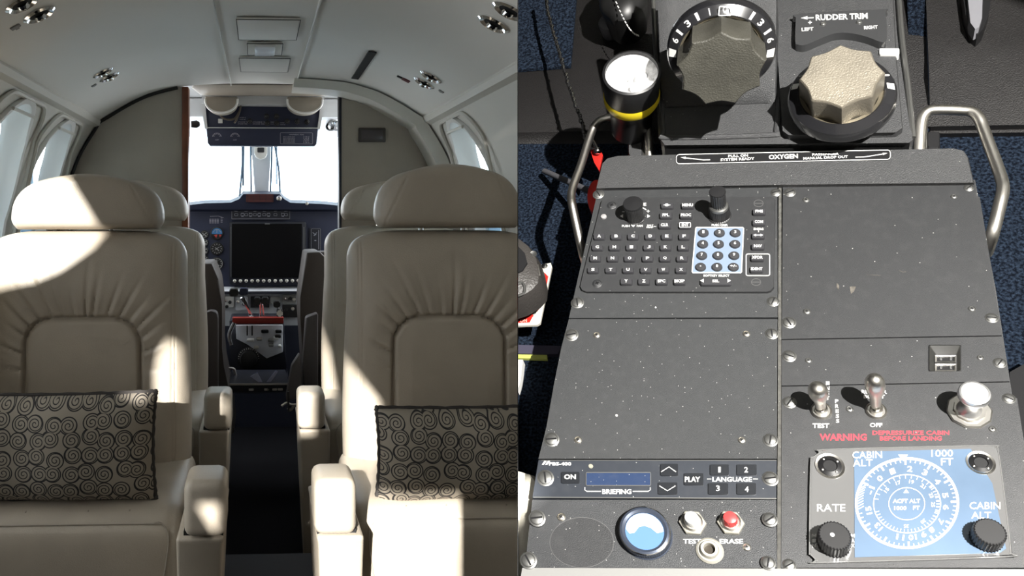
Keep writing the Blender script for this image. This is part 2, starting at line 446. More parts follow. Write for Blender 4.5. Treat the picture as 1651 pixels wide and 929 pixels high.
# reading lights / air vents
def ceiling_vent(px, py, label, sc_=1.0, twist=0):
    M = ceil_frame(px, py); b = M.to_translation()
    t = thing('air_vent', label, 'air vent', b, group='chrome air vents and reading lights in the cabin ceiling')
    bm = nbm(); MM = M @ Matrix.Diagonal((sc_, sc_, sc_, 1))
    lathe(bm, [(.040, -.001), (.041, .004), (.034, .008), (.026, .003), (.025, -.002)], MM, 36)
    obj('bezel', bm, chrome, t)
    bm = nbm(); lathe(bm, [(.024, .0035), (.001, .0045)], MM, 24, cap=False)
    obj('socket', bm, blackm, t)
    bm = nbm(); K = MM @ Matrix.Translation((0, -.002, .004)) @ Matrix.Rotation(.9, 4, 'X')
    lathe(bm, [(.013, -.004), (.015, .002), (.014, .007), (.010, .008), (.009, .004), (.001, .003)], K, 20); obj('nozzle', bm, chrome, t)
for a in ((40, 9, 'chrome ceiling air vent at the top left corner, nearer one beside the frame edge', .82), (67, 26, 'chrome ceiling reading light at the top left, inner one with a dark mark below', .82),
          (168, 118, 'chrome ceiling air vent above the left bulkhead, upper of the pair', .75), (178, 125, 'chrome ceiling reading light above the left bulkhead, lower of the pair', .75),
          (697, 121, 'chrome ceiling air vent above the right window, upper right of the pair', .8), (686, 131, 'chrome ceiling reading light above the right window, lower left of the pair', .8),
          (800, 33, 'chrome ceiling reading light at the top right, lower one of the pair', .82), (826, 12, 'chrome ceiling air vent at the top right, upper one of the pair', .82)):
    ceiling_vent(*a)
def small_mark(px, py, label, cat, sx, sy, m, nm):
    M = ceil_frame(px, py); bm = nbm(); box(bm, -sx, sx, -sy, sy, -.001, .003, .001, 1, M)
    if nm == 'call_button': box(bm, -sx * .4, sx * .4, -sy * 2.2, -sy, -.001, .002, 0, 1, M)
    tag(obj(nm, bm, m), label, cat)
greyp = mat('grey_print', (.22, .22, .21), .5)
small_mark(30, 46, 'small grey call switch below the top left ceiling lights', 'switch', .010, .008, greyp, 'call_button')
small_mark(154, 139, 'small grey call switch below the pair of vents over the left bulkhead', 'switch', .008, .007, greyp, 'call_button')
small_mark(714, 145, 'small grey call switch right of the vents over the right window', 'switch', .008, .007, greyp, 'call_button')
small_mark(656, 127, 'small dark red marker beside the right ceiling vents', 'label', .012, .014, mat('dark_red', (.10, .02, .025), .5), 'ceiling_marker')
small_mark(646, 122, 'small black catch left of the dark red ceiling marker', 'latch', .008, .008, blackm, 'ceiling_latch')
# ceiling centre plates
def ceil_plate(x0, y0, x1, y1, nm, label, cat, light=False):
    a, b, c, d = [ceil_hit(px, py) for px, py in ((x0, y1), (x1, y1), (x1, y0), (x0, y0))]
    q = [V(p.x, p.y, 1.497) for p in (a, b, c, d)]
    X0, X1, Y0, Y1 = q[3].x, q[2].x, q[2].y, q[0].y; X0 = (q[0].x + q[3].x) / 2; X1 = (q[1].x + q[2].x) / 2
    t = thing(nm, label, cat, ((X0 + X1) / 2, (Y0 + Y1) / 2, 1.497))
    bm = nbm(); box(bm, X0, X1, Y0, Y1, 1.493, 1.499, .0015); obj('plate', bm, headliner if not light else sidewall, t)
    bm = nbm(); P = [V(x, y, 1.4935) for x, y in ((X0, Y0), (X1, Y0), (X1, Y1), (X0, Y1))]
    for i in range(4): tube(bm, [P[i], P[(i + 1) % 4]], .0013, 4)
    obj('edge_gap', bm, mat('dark_gap', (.08, .08, .075), .8), t)
    if light:
        bm = nbm(); box(bm, X0 + .02, X1 - .02, Y0 + .015, Y1 - .015, 1.487, 1.4935, .002); obj('lens', bm, mat('lamp_lens', (.85, .86, .88), .25), t)
ceil_plate(383, 27, 481, 59, 'ceiling_access_panel', 'large beige rectangular access panel in the ceiling centre, nearest one', 'panel')
ceil_plate(399, 66, 455, 84, 'ceiling_light', 'small white rectangular ceiling lamp between two beige plates', 'ceiling light', True)
ceil_plate(387, 90, 466, 112, 'ceiling_access_panel', 'smaller beige rectangular access panel in the ceiling centre, nearest the cockpit', 'panel')
# sign on the right bulkhead
t = thing('bulkhead_sign', 'small dark unlit sign on the right bulkhead', 'sign', cp(600, 218, Y_BULK - .005))
bm = nbm(); a = cp(578, 229, Y_BULK); b = cp(622, 206, Y_BULK); box(bm, a.x, b.x, Y_BULK - .012, Y_BULK - .001, a.z, b.z, .003); obj('frame', bm, mat('sign_brown', (.035, .028, .026), .5), t)
bm = nbm(); box(bm, a.x + .01, b.x - .01, Y_BULK - .014, Y_BULK - .012, a.z + .009, b.z - .009, .0008); obj('lens', bm, mat('sign_lens', (.06, .052, .055), .3), t)

# ---------------------------------------------------------------- seats
def puff(bm, wfn, hfn, front, back, ns=60, nt=50, cxo=0.0, y0=0.0):
    """closed cushion: half width wfn(t), height hfn(t); front/back give depth at (x,h,e) where e is the edge rounding"""
    G = []; H = []
    for j in range(nt + 1):
        t = j / nt; tt = .5 - .5 * math.cos(PI * t); r = []; r2 = []
        for i in range(ns + 1):
            s = math.sin((i / ns * 2 - 1) * PI / 2); x = s * wfn(tt); h = hfn(tt, s)
            e = (max(0, 1 - abs(s) ** 5) ** .42) * (max(0, 1 - abs(2 * tt - 1) ** 9) ** .42)
            r.append(V(cxo + x, y0 - front(x, h, e), h)); r2.append(V(cxo + x, y0 + back(x, h, e), h))
        G.append(r); H.append(r2)
    quadgrid(bm, G); quadgrid(bm, H)
    bmesh.ops.remove_doubles(bm, verts=bm.verts, dist=.00015)
def sd_rr(x, h, cxx, chh, hx, hy, r):
    qx = abs(x - cxx) - hx + r; qy = abs(h - chh) - hy + r
    return math.hypot(max(qx, 0), max(qy, 0)) + min(max(qx, qy), 0) - r
PLEAT = [(-1.15, 1.0, .6), (-.92, .8, .5), (-.78, 1, .8), (-.62, .7, .9), (-.45, .8, 1.1), (-.3, .6, .9), (-.12, .5, .7), (.05, .9, 1.25), (.16, .7, .9), (.36, .8, .9), (.52, .9, 1.0), (.66, .6, .7), (.80, 1, 1.2), (.95, .7, .7), (1.14, .9, .6), (-1.4, .5, .4), (1.42, .6, .5)]
def back_front(x, h, e):
    d = .075 * e
    a = sd_rr(x, h, 0, .50, .127, .318, .062)
    d += .008 * math.exp(-((a - .06) / .05) ** 2) * e - .014 * math.exp(-(a / .0042) ** 2)
    if a < 0: d += .006 * min(1, -a / .04)
    if a > 0 and h > .70:
        ang = math.atan2(x, (h - .70) * 1.0 + .02)
        for p, k, ln in PLEAT:
            f = math.exp(-((ang - p) / .020) ** 2 / (1 + 0)) - .55 * math.exp(-((ang - p - .05) / .035) ** 2)
            fall = math.exp(-(a / (.072 * ln)) ** 2) * min(1, a / .006)
            d -= .0078 * k * f * fall
    if a > .006:
        for hh in (.700, .707): d -= .0018 * math.exp(-((h - hh) / .0015) ** 2)
    for xx in (.196, .203): d -= .0022 * math.exp(-((abs(x) - xx) / .0016) ** 2)
    d += .0015 * math.sin(x * 31 + 1) * math.sin(h * 17) * e
    return d
def rail(x, h): return 0
SEATX = {'left': -.392, 'right': .43}
def make_seat(label, xc, yb, group, mirror=1, name='passenger_seat'):
    t = thing(name, label, 'seat', (xc, yb, 0), group=group)
    base = V(xc, yb, 0)
    def B(bm, nm, m=leather, mats=None, sm=60):
        bmesh.ops.translate(bm, verts=bm.verts, vec=base)
        return obj(nm, bm, m, t, smooth=sm, mats=mats)
    # back
    bm = nbm()
    def wf(tt):
        h = tt
        w = .226 + .010 * math.sin(min(1, tt * 1.3) * PI)
        if tt > .91: w -= .045 * (1 - (max(0, 1 - ((tt - .91) / .09) ** 2)) ** .5)
        return w
    puff(bm, wf, lambda tt, s: .30 + .712 * tt - (.012 * abs(s) ** 6 if tt > .9 else 0) * (tt - .9) / .1, back_front, lambda x, h, e: .07 * e, 190, 210)
    bk = B(bm, 'backrest')
    # welt down the side of the bolster
    bm = nbm(); box(bm, -.215, .215, .02, .10, .28, .96, .03, 3); B(bm, 'back_shell')
    # headrest
    bm = nbm()
    def wh(tt):
        u = max(0, tt - .25) / .75
        return .176 * (max(0.0, 1 - u ** 2.7)) ** (1 / 2.1) * .62 + .176 * .38 if tt > .25 else .176 * (.90 + .10 * math.sin(tt / .25 * PI / 2))
    def wh2(tt):
        if tt < .22: return .173 * (.93 + .07 * math.sin(tt / .22 * PI / 2))
        u = (tt - .22) / .78
        return .173 * ((1 - u ** 2.4) ** .5 * .55 + .45)
    puff(bm, wh2, lambda tt, s: 1.014 + .128 * tt - .014 * s * s * (tt), lambda x, h, e: .062 * e - .0022 * math.exp(-((abs(x) - (.150 - max(0, h - 1.03) * .55)) / .0018) ** 2), lambda x, h, e: .05 * e, 90, 60)
    hr = B(bm, 'headrest')
    for x in (-.05, .05):
        bm = nbm(); tube(bm, [base + V(x, .01, .97), base + V(x, .01, 1.04)], .006, 8); obj('headrest_post', bm, steel, t)
    # cushion
    bm = nbm(); ns = 60; rings = []
    R = []
    sec = [(.30, .30), (.33, .30), (.335, .34), (.345, .42), (.335, .455), (.305, .478), (.25, .486), (.12, .490), (-.03, .492), (-.03, .30)]
    sec = [(p.x, p.y) for p in smooth_path([V(a, b, 0) for a, b in sec], 5)]
    for i in range(ns + 1):
        s = math.sin((i / ns * 2 - 1) * PI / 2); k = max(0, 1 - abs(s) ** 10) ** .35
        r = []
        for a, b in sec:
            top = (b - .40); bb = .40 + top * (.55 + .45 * k) if top > 0 else b
            aa = a * (.93 + .07 * k) if a > 0 else a
            g = .0025 * math.exp(-((abs(s * .243) - .222) / .002) ** 2)
            if a > .25: g += .006 * math.exp(-((b - .452) / .0028) ** 2)
            r.append(V(s * .243, -aa + g, bb))
        rings.append(r)
    loft(bm, rings); B(bm, 'seat_cushion')
    for pts in ([(-.20, .300), (-.218, .42), (-.205, .452), (-.19, .4535)], [(.20, .300), (.218, .42), (.205, .452), (.19, .4535)], [(-.205, .4525), (-.1, .4530), (0, .4532), (.1, .4530), (.205, .4525)]):
        bm = nbm(); tube(bm, smooth_path([base + V(x, -(.3355 if z > .44 else .3425 if z > .36 else .331), z) for x, z in pts], 6), .0016, 6); obj('seam', bm, leather_seam, t)
    for x in (-.14, -.06, .06, .14):
        bm = nbm(); tube(bm, [base + V(x, -.318, .4715), base + V(x * .99, -.26, .4855)], .0018, 6); obj('tuck', bm, leather_seam, t)
    bm = nbm(); box(bm, -.20, .20, -.28, .02, .05, .31, .02); B(bm, 'seat_base', mat('seat_base_leather', (.42, .38, .33), .5))
    # aisle armrest and its side panel
    sx = 1 * mirror
    xa0, xa1 = sorted((sx * .264, sx * .336))
    bm = nbm(); box(bm, xa0, xa1, -.545, -.435, .500, .597, .016, 4)
    for v in bm.verts:
        if v.co.y > -.3: v.co.z -= .0
    ar = B(bm, 'armrest')
    bm = nbm(); rings = []
    for z, k, yy in ((.497, 1, -.535), (.48, .96, -.53), (.36, .90, -.50), (.2, .80, -.44), (.06, .7, -.38)):
        x0, x1 = sorted((sx * .250, sx * (.250 + .082 * k))); rings.append([V(x0, yy, z), V(x1, yy, z), V(x1, -.25, z), V(x0, -.25, z)])
    loft(bm, rings)
    bmesh.ops.bevel(bm, geom=list(bm.edges), offset=.006, segments=2, profile=.5, affect='EDGES')
    B(bm, 'side_panel', leather)
    x0, x1 = sorted((sx * .262, sx * .330))
    bm = nbm(); box(bm, x0, x1, -.52, -.40, .492, .504); B(bm, 'armrest_gap', blackm)
    return t
g = 'cream leather passenger seats facing aft'
sNL = make_seat('nearest left cream leather seat with sunlit upper corner and swirl pillow', -.392, 2.02, g, 1)
sFL = dup(sNL, (-.40, 2.80, 0), 'cream leather seat beside the left bulkhead, behind the nearest left seat', g)
sNR = make_seat('nearest right cream leather seat with sunlit cushion and swirl pillow', .430, 2.02, g, -1)
sFR = dup(sNR, (.436, 2.80, 0), 'cream leather seat beside the right bulkhead, behind the nearest right seat', g)
for r, dx, dz in ((bpy.data.objects[sNL], 0, 0), (sFL, 0, .014), (bpy.data.objects[sNR], .01, .003), (sFR, 0, .016)):
    for c in r.children:
        if c.name.startswith('headrest') and 'post' not in c.name: c.location.z += dz; c.location.x += dx; k_ = .17 if r.name == sNR else 0; c.scale.z = 1 + k_; c.location.z -= 1.014 * k_
for c in sFL.children:
    if c.name.startswith(('armrest', 'side_panel')): c.location.x += -.008; c.location.z -= .012
for c in sFR.children:
    if c.name.startswith(('armrest', 'side_panel')): c.location.x += .0; c.location.z -= .012
# seat recline buttons: round emblem in the sunlit shoulder is the shadow of a vent; metal headrest rail
# ---------------------------------------------------------------- pillows
def pillow_mat(nm, seed):
    m = bpy.data.materials.new(nm); m.use_nodes = True; nt = m.node_tree; N = nt.nodes; L = nt.links; b = N['Principled BSDF']; b.inputs['Roughness'].default_value = .8
    tc = N.new('ShaderNodeTexCoord'); sx = N.new('ShaderNodeSeparateXYZ'); L.new(tc.outputs['Object'], sx.inputs[0])
    cb = N.new('ShaderNodeCombineXYZ')
    def mth(op, a=None, b_=None, c=None):
        n = N.new('ShaderNodeMath'); n.operation = op
        for i, v in enumerate((a, b_, c)):
            if v is None: continue
            if isinstance(v, (int, float)): n.inputs[i].default_value = v
            else: L.new(v, n.inputs[i])
        return n.outputs[0]
    S = 31.0
    X = mth('MULTIPLY_ADD', sx.outputs[0], S, seed); Z = mth('MULTIPLY', sx.outputs[2], S)
    L.new(X, cb.inputs[0]); L.new(Z, cb.inputs[1])
    vo = N.new('ShaderNodeTexVoronoi'); vo.voronoi_dimensions = '2D'; vo.inputs['Scale'].default_value = 1; vo.inputs['Randomness'].default_value = .42; L.new(cb.outputs[0], vo.inputs['Vector'])
    sub = N.new('ShaderNodeVectorMath'); sub.operation = 'SUBTRACT'; L.new(cb.outputs[0], sub.inputs[0]); L.new(vo.outputs['Position'], sub.inputs[1])
    s2 = N.new('ShaderNodeSeparateXYZ'); L.new(sub.outputs[0], s2.inputs[0])
    col = N.new('ShaderNodeSeparateColor'); L.new(vo.outputs['Color'], col.inputs[0])
    sign = mth('SUBTRACT', mth('MULTIPLY', mth('GREATER_THAN', col.outputs[0], .3), 2), 1)
    th = mth('MULTIPLY', mth('DIVIDE', mth('ARCTAN2', s2.outputs[1], s2.outputs[0]), 2 * PI), sign)
    r = mth('SQRT', mth('ADD', mth('MULTIPLY', s2.outputs[0], s2.outputs[0]), mth('MULTIPLY', s2.outputs[1], s2.outputs[1])))
    k = mth('MULTIPLY_ADD', r, 5.2, mth('ADD', th, col.outputs[1]))
    fr = mth('ABSOLUTE', mth('SUBTRACT', mth('FRACT', k), .5))
    ln = mth('LESS_THAN', fr, .15)
    inside = mth('LESS_THAN', r, .49); ln = mth('MULTIPLY', ln, inside); ln = mth('MULTIPLY', ln, mth('GREATER_THAN', r, .05))
    vd = N.new('ShaderNodeTexVoronoi'); vd.voronoi_dimensions = '2D'; vd.feature = 'DISTANCE_TO_EDGE'; vd.inputs['Scale'].default_value = 1; vd.inputs['Randomness'].default_value = .42; L.new(cb.outputs[0], vd.inputs['Vector'])
    rim = mth('LESS_THAN', mth('ABSOLUTE', mth('SUBTRACT', r, .49)), .035)
    ed = mth('MULTIPLY', mth('LESS_THAN', vd.outputs[0], .035), mth('LESS_THAN', r, .6))
    al = mth('MAXIMUM', ln, rim)
    mx = N.new('ShaderNodeMix'); mx.data_type = 'RGBA'; mx.inputs[6].default_value = (.27, .235, .19, 1); mx.inputs[7].default_value = (.012, .011, .012, 1)
    L.new(al, mx.inputs[0]); L.new(mx.outputs[2], b.inputs['Base Color'])
    wv = N.new('ShaderNodeTexNoise'); wv.inputs['Scale'].default_value = 700; L.new(tc.outputs['Object'], wv.inputs['Vector'])
    bp = N.new('ShaderNodeBump'); bp.inputs['Strength'].default_value = .4; bp.inputs['Distance'].default_value = .001; L.new(wv.outputs[0], bp.inputs['Height']); L.new(bp.outputs[0], b.inputs['Normal'])
    return m
def pillow(xc, zc, yc, hx, hz, label, seed, tilt):
    t = thing('pillow', label, 'pillow', (xc, yc, zc - hz), group='brown lumbar pillows with black swirl pattern')
    pm = pillow_mat('swirl_fabric_%d' % seed, seed)
    bm = nbm()
    def P(i, j, n, s):
        a = math.sin((i / n * 2 - 1) * PI / 2); b = math.sin((j / n * 2 - 1) * PI / 2)
        x = a * hx * (1 - .03 * (1 - b * b)); z = b * hz * (1 - .05 * (1 - a * a))
        e = max(0, (1 - abs(a) ** 3.5) * (1 - abs(b) ** 3)) ** .45
        return V(xc + x, yc + s * .062 * e + .006 * math.sin(a * 7 + seed) * (1 - abs(a)), zc + z + tilt * x)
    n = 50
    for s in (-1, 1): quadgrid(bm, [[P(i, j, n, s) for i in range(n + 1)] for j in range(n + 1)])
    bmesh.ops.remove_doubles(bm, verts=bm.verts, dist=.0002); obj('pillow_cover', bm, pm, t, smooth=80)
    bm = nbm(); pts = []
    for k in range(160):
        u = k / 160 * 4; q = int(u); f = (u - q) * 2 - 1; f = math.sin(f * PI / 2)
        a, b = [(f, -1), (1, f), (-f, 1), (-1, -f)][q]
        x = a * hx * (1 - .03 * (1 - b * b)) ; z = b * hz * (1 - .05 * (1 - a * a))
        pts.append(V(xc + x, yc + .001 * math.sin(k * 1.3), zc + z + tilt * x))
    # twisted cord edging
    tube(bm, pts, [.0052 + .0009 * math.sin(k * 1.9) for k in range(160)], 7, closed=True)
    obj('cord_edging', bm, mat('black_cord', (.03, .026, .024), .8), t)
pillow(-.432, ch(716, 1.74), 1.74, .226, .107, 'brown pillow with black swirls standing on the nearest left seat', 3, .0)
pillow(.462, ch(733, 1.74), 1.74, .226, .094, 'brown pillow with black swirls standing on the nearest right seat', 11, .01)
# ================================================================ THE COCKPIT, beyond the bulkhead
YO, YP, YW = 3.33, 3.92, 4.20
ckw = mat('cockpit_liner', (.62, .63, .64), .6)
def slab_px(bm, pts, y, th, bev=0):
    """outline in pixels standing at depth y, th deep"""
    P = [cp(px, py, y) for px, py in pts]
    loft(bm, [P, [p + V(0, th, 0) for p in P]])
    if bev: bmesh.ops.bevel(bm, geom=[e for e in bm.edges], offset=bev, segments=2, profile=.5, affect='EDGES')
# cockpit ceiling and side walls (open to the sky at the windows)
bm = nbm(); box(bm, -.70, .70, Y_BULK - .005, 3.42, 1.505, 1.56); box(bm, -.70, .70, 3.42, 4.02, 1.44, 1.56); struct('ceiling.001', bm, ckw)
bm = nbm(); box(bm, -.69, .69, 3.40, 3.42, 1.43, 1.50); struct('trim_15', bm, ckw)
bm = nbm()
P = [V(-.66, 3.9, 1.45), V(.66, 3.9, 1.45), V(.66, YW, ch(221, YW)), V(-.66, YW, ch(221, YW))]
loft(bm, [P, [p + V(0, 0, .02) for p in P]]); struct('trim_13', bm, ckw)
for s, nm in ((-1, 'wall_left.001'), (1, 'wall_right.001')):
    bm = nbm(); box(bm, *(sorted((s * .70, s * .68))), Y_BULK + .03, 3.28, 0, 1.47)
    box(bm, *(sorted((s * .70, s * .68))), 3.28, 4.3, 0, .98); struct(nm, bm, ckw)
bm = nbm(); box(bm, -.7, .7, 4.28, 4.3, 0, .95); struct('wall_nose', bm, navy2)
# windscreen: frame, centre post, side posts
t = thing('windscreen', 'bright two-pane cockpit windscreen with grey centre post', 'windscreen', (0, YW, 1.0))
def post(pts, y, r, m, nm, lb=None):
    bm = nbm(); tube(bm, smooth_path([cp(a, b, y) for a, b in pts], 4), r, 8); n = obj(nm, bm, m, t)
    return n
bm = nbm(); slab_px(bm, [(402, 218), (438, 218), (436, 260), (433, 318), (411, 318), (407, 260)], YW - .05, .05, .006); obj('centre_post', bm, ckw, t)
bluegrey = mat('blue_grey_metal', (.06, .11, .17), .5)
for pts in (((390, 225), (391, 262), (386, 320)), ((393, 225), (392, 300)), ((439, 225), (436, 310)), ((441, 225), (449, 270), (452, 318)), ((404, 225), (405, 312))):
    post(pts, YW - .08, .0045, bluegrey, 'window_strut')
post(((446, 232), (446, 298)), YW - .09, .003, bluegrey, 'wiper')
for a, b in ((306, 404), (436, 551)):
    bm = nbm(); slab_px(bm, rrect(a, 214, b, 328, 4), YW, .006); obj('pane', bm, pane_m, t)
bm = nbm(); tube(bm, [cp(p, q, YW) for p, q in rrect(303, 216, 553, 330, 6)], .006, 6, closed=True); obj('frame', bm, ckw, t)
# standby compass on the post
t = thing('compass', 'small compass in a rounded beige housing on the windscreen post', 'compass', cp(420, 246, YW - .1))
bm = nbm(); slab_px(bm, [(410, 236), (431, 236), (431, 248), (428, 254), (420, 257), (413, 254), (410, 248)], YW - .13, .06, .003); obj('housing', bm, sidewall, t)
bm = nbm(); slab_px(bm, rrect(415, 238, 426, 246, 1.5), YW - .135, .01); obj('face', bm, black, t)
# overhead panel
t = thing('overhead_panel', 'dark blue overhead switch panel hanging at the cockpit entrance', 'overhead panel', cp(422, 232, YO))
bm = nbm()
slab_px(bm, [(330, 168), (518, 168), (513, 206), (334, 206)], YO, .05, .004)
obj('upper_panel', bm, navy, t)
bm = nbm(); slab_px(bm, [(333, 207), (513, 207), (511, 232), (508, 235), (338, 235), (335, 231)], YO - .01, .06, .004); obj('lower_panel', bm, navy, t)
bm = nbm()
for q in ((326, 150, 330, 168), (516, 150, 520, 168)): slab_px(bm, rrect(*q, 1), YO - .03, .09)
slab_px(bm, [(324, 168), (331, 168), (335, 208), (331, 208)], YO - .015, .07); slab_px(bm, [(517, 168), (523, 168), (516, 208), (512, 208)], YO - .015, .07)
slab_px(bm, [(333, 205.6), (514, 205.6), (514, 207), (333, 207)], YO - .014, .03)
obj('side_rail', bm, ckw, t)
bm = nbm()
A = [cp(313, 137, YO - .30), cp(535, 137, YO - .30), cp(541, 143, YO - .26), cp(527, 155, YO - .16), cp(325, 155, YO - .16), cp(309, 143, YO - .26)]
loft(bm, [A, [p + V(0, .05, .02) for p in A]]); bmesh.ops.bevel(bm, geom=list(bm.edges), offset=.004, segments=2, profile=.5, affect='EDGES')
obj('fascia', bm, leather, t)
bm = nbm(); slab_px(bm, [(326, 155), (524, 155), (518, 170), (331, 168)], YO - .06, .10); obj('liner', bm, ckw, t)
# mask cups
for x0, x1, w_ in ((331, 383, 'l'), (463, 520, 'r')):
    bm = nbm(); m_ = (x0 + x1) / 2; h_ = (x1 - x0) / 2
    o = [(x0, 156)] + [(m_ - h_ * math.cos(a), 160 + 22 * math.sin(a) ** .8) for a in [PI * i / 16 for i in range(17)]] + [(x1, 156)]
    slab_px(bm, o, YO - .13, .10, .004); obj('mask_pocket', bm, bulk, t)
    bm = nbm(); tube(bm, [cp(a, b, YO - .13) for a, b in o[1:-1]], .004, 6); obj('pocket_rim', bm, white, t)
for pts in (((386, 156), (388, 172), (383, 190), (378, 199)), ((350, 180), (362, 192), (378, 192), (386, 180))):
    bm = nbm(); tube(bm, smooth_path([cp(a, b, YO - .02) for a, b in pts], 5), .004, 6); obj('mask_hose', bm, mat('hose', (.12, .10, .08), .5), t)
fo = lambda x, y: cp(x, y, YO - .0115)
fu = lambda x, y: cp(x, y, YO - .0015)
bm = nbm()
for k, (x, y) in enumerate(((403, 196), (430, 188), (446, 188), (431, 199), (446, 199), (463, 196), (479, 196), (495, 197))):
    p = cp(x, y, YO); M = Matrix.Translation(p) @ Matrix.Rotation(PI / 2, 4, 'X')
    b2 = nbm(); lathe(b2, [(.010, 0), (.010, .012), (.007, .014), (.006, .028), (.003, .030)], M, 14); obj('switch_knob', b2, black, t)
bm.free(); bm = nbm()
for q in ((383, 196, 399, 202), (407, 196, 427, 202), (436, 196, 442, 201), (451, 197, 460, 201), (386, 189, 396, 192)):
    for j in range(2): text(bm, 'XIIHEIM'[:4 + j], fu, (q[0] + q[2]) / 2, q[1] + 1 + j * 3, q[2] - q[0], 1.6)
for xx in (350, 379):
    line(bm, fo, [(xx - 7 * math.cos(PI * i / 10), 221 - 6 * math.sin(PI * i / 10)) for i in range(11)], .8)
    for i in range(5): a = PI * (i + .5) / 5; line(bm, fo, [(xx - 4 * math.cos(a), 221 - 3.5 * math.sin(a)), (xx - 6.5 * math.cos(a), 221 - 5.5 * math.sin(a))], 1)
    text(bm, 'OFF', fo, xx, 226, 6, 2)
line(bm, fo, rrect(452, 214, 504, 232, 1.5), .7, closed=True)
text(bm, 'AIRSPEEDS  KIAS', fo, 478, 217, 24, 2)
for j, (a, b) in enumerate((('MAX GEAR EXT', '181'), ('MAX GEAR RETR', '163'), ('MAX APP FLAP', '200'), ('MAX DN FLAP', '157'), ('MAX MANEUVER', '181'))):
    text(bm, a, fo, 466, 220.5 + j * 2.3, 19, 1.5); text(bm, b, fo, 494, 220.5 + j * 2.3, 9, 1.5)
obj('lettering', bm, mat('grey_lettering', (.34, .34, .40), .6), t, smooth=0)
bm = nbm(); slab_px(bm, rrect(352, 192, 359, 199, .5), YO - .006, .006); obj('white_button', bm, white, t)
# small cockpit air vents
t = thing('air_vent', 'chrome air vent on the cockpit ceiling right of the overhead panel', 'air vent', cp(536, 198, 3.6))
for nm, prf, m_ in (('bezel', [(.035, 0), (.036, .01), (.026, .012), (.025, 0)], chrome), ('nozzle', [(.018, 0), (.018, .03), (.010, .03), (.009, .01)], chrome)):
    bm = nbm(); lathe(bm, prf, Matrix.Translation(cp(537 if nm == 'bezel' else 541, 198, 3.6)) @ Matrix.Rotation(PI / 2 + .9, 4, 'X') @ Matrix.Rotation(.3, 4, 'Y'), 24); obj(nm, bm, m_, t)
bm = nbm(); lathe(bm, [(.012, 0), (.014, .02), (.008, .03), (.002, .032)], Matrix.Translation(cp(309, 201, 3.2)) @ Matrix.Rotation(PI / 2, 4, 'Y'), 16)
tag(obj('coat_hook', bm, black), 'small black knob on the left doorway edge of the cockpit', 'hook')

# glareshield and instrument panel
t = thing('instrument_panel', 'dark navy instrument panel with round gauges at left of black screen', 'instrument panel', (0, YP, .6))
bm = nbm()
prfl = [(296, 327), (330, 323), (372, 322), (386, 316), (392, 308), (451, 308), (458, 316), (468, 322), (520, 324), (560, 328)]
top = [cp(a, b, YW - .04) for a, b in prfl]; fr = [cp(a, b + 5, YP - .06) for a, b in prfl]; lo = [cp(a, 338, YP - .06) for a, b in prfl]; lo2 = [cp(a, 341, YP - .02) for a, b in prfl]
quadgrid(bm, [top, fr, lo, lo2]); bmesh.ops.solidify(bm, geom=list(bm.faces), thickness=.006); obj('glareshield', bm, navy, t)
bm = nbm(); slab_px(bm, [(300, 332), (556, 332), (556, 470), (300, 470)], YP, .04); obj('panel_face', bm, navy, t)
bm = nbm(); slab_px(bm, rrect(397, 313, 441, 326, 1), YP - .075, .03); an = obj('annunciator', bm, mat('annunciator_red', (.07, .012, .012), .4), t)
bm = nbm(); f = lambda x, y: cp(x, y, YP - .0765)
for i in range(5): line(bm, f, [(399 + i * 10, 313.5), (399 + i * 10, 325.5)], .5)
for y in (317, 321): line(bm, f, [(397.5, y), (440.5, y)], .5)
obj('grid', bm, black, an)
bm = nbm(); lathe(bm, [(.012, 0), (.012, .012), (.008, .014), (.001, .014)], Matrix.Translation(cp(450, 320, YP - .07)) @ Matrix.Rotation(PI / 2, 4, 'X'), 16); obj('warning_knob', bm, chrome, t)
bm = nbm(); lathe(bm, [(.007, 0), (.007, .008), (.001, .01)], Matrix.Translation(cp(495, 328.5, YP - .06)) @ Matrix.Rotation(PI / 2, 4, 'X'), 16); obj('light_sensor', bm, steel, t)
# autopilot strip
bm = nbm(); slab_px(bm, rrect(373, 337, 468, 354, 1.5), YP - .03, .03, .002); ap = obj('mode_panel', bm, navy2, t)
bm = nbm(); f = lambda x, y: cp(x, y, YP - .031)
line(bm, f, rrect(374, 338, 467, 353, 1), .5, closed=True)
for i, x in enumerate((381, 391, 397, 404, 411, 418, 426, 433, 444, 456, 461)):
    text(bm, ('HDG', 'APR', 'NAV', 'FD', 'AP', 'YD', 'ALT', 'VS', 'VNV', 'FLC', 'SPD')[i], f, x, 341 + (i % 2) * 3, 5, 1.6)
    if i % 2: text(bm, 'XFR', f, x, 349, 4, 1.6)
    line(bm, f, rrect(x - 2.4, 344.5, x + 2.4, 348, .5), .5, closed=True)
obj('lettering', bm, mat('grey_lettering', (.3, .3, .3)), ap, smooth=0)
# big black screen
bm = nbm(); slab_px(bm, rrect(370, 358, 494, 460, 3), YP - .035, .04, .003); sb = obj('screen_bezel', bm, navy2, t)
bm = nbm(); slab_px(bm, rrect(374, 361, 487, 448, 1), YP - .0375, .004); obj('screen', bm, screenb, sb)
bm = nbm(); f = lambda x, y: cp(x, y, YP - .038); line(bm, f, [(427, 361), (435, 361)], 1.2); line(bm, f, [(490, 366), (490, 446)], .8); line(bm, f, [(372.5, 366), (372.5, 446)], .5); obj('marking', bm, greyp, sb, smooth=0)
for i in range(12):
    bm = nbm(); lathe(bm, [(.0075, 0), (.0075, .006), (.005, .008), (.001, .008)], Matrix.Translation(cp(378.5 + i * 9.3, 452.8, YP - .037)) @ Matrix.Rotation(PI / 2, 4, 'X'), 12)
    obj('softkey', bm, nickel, sb)
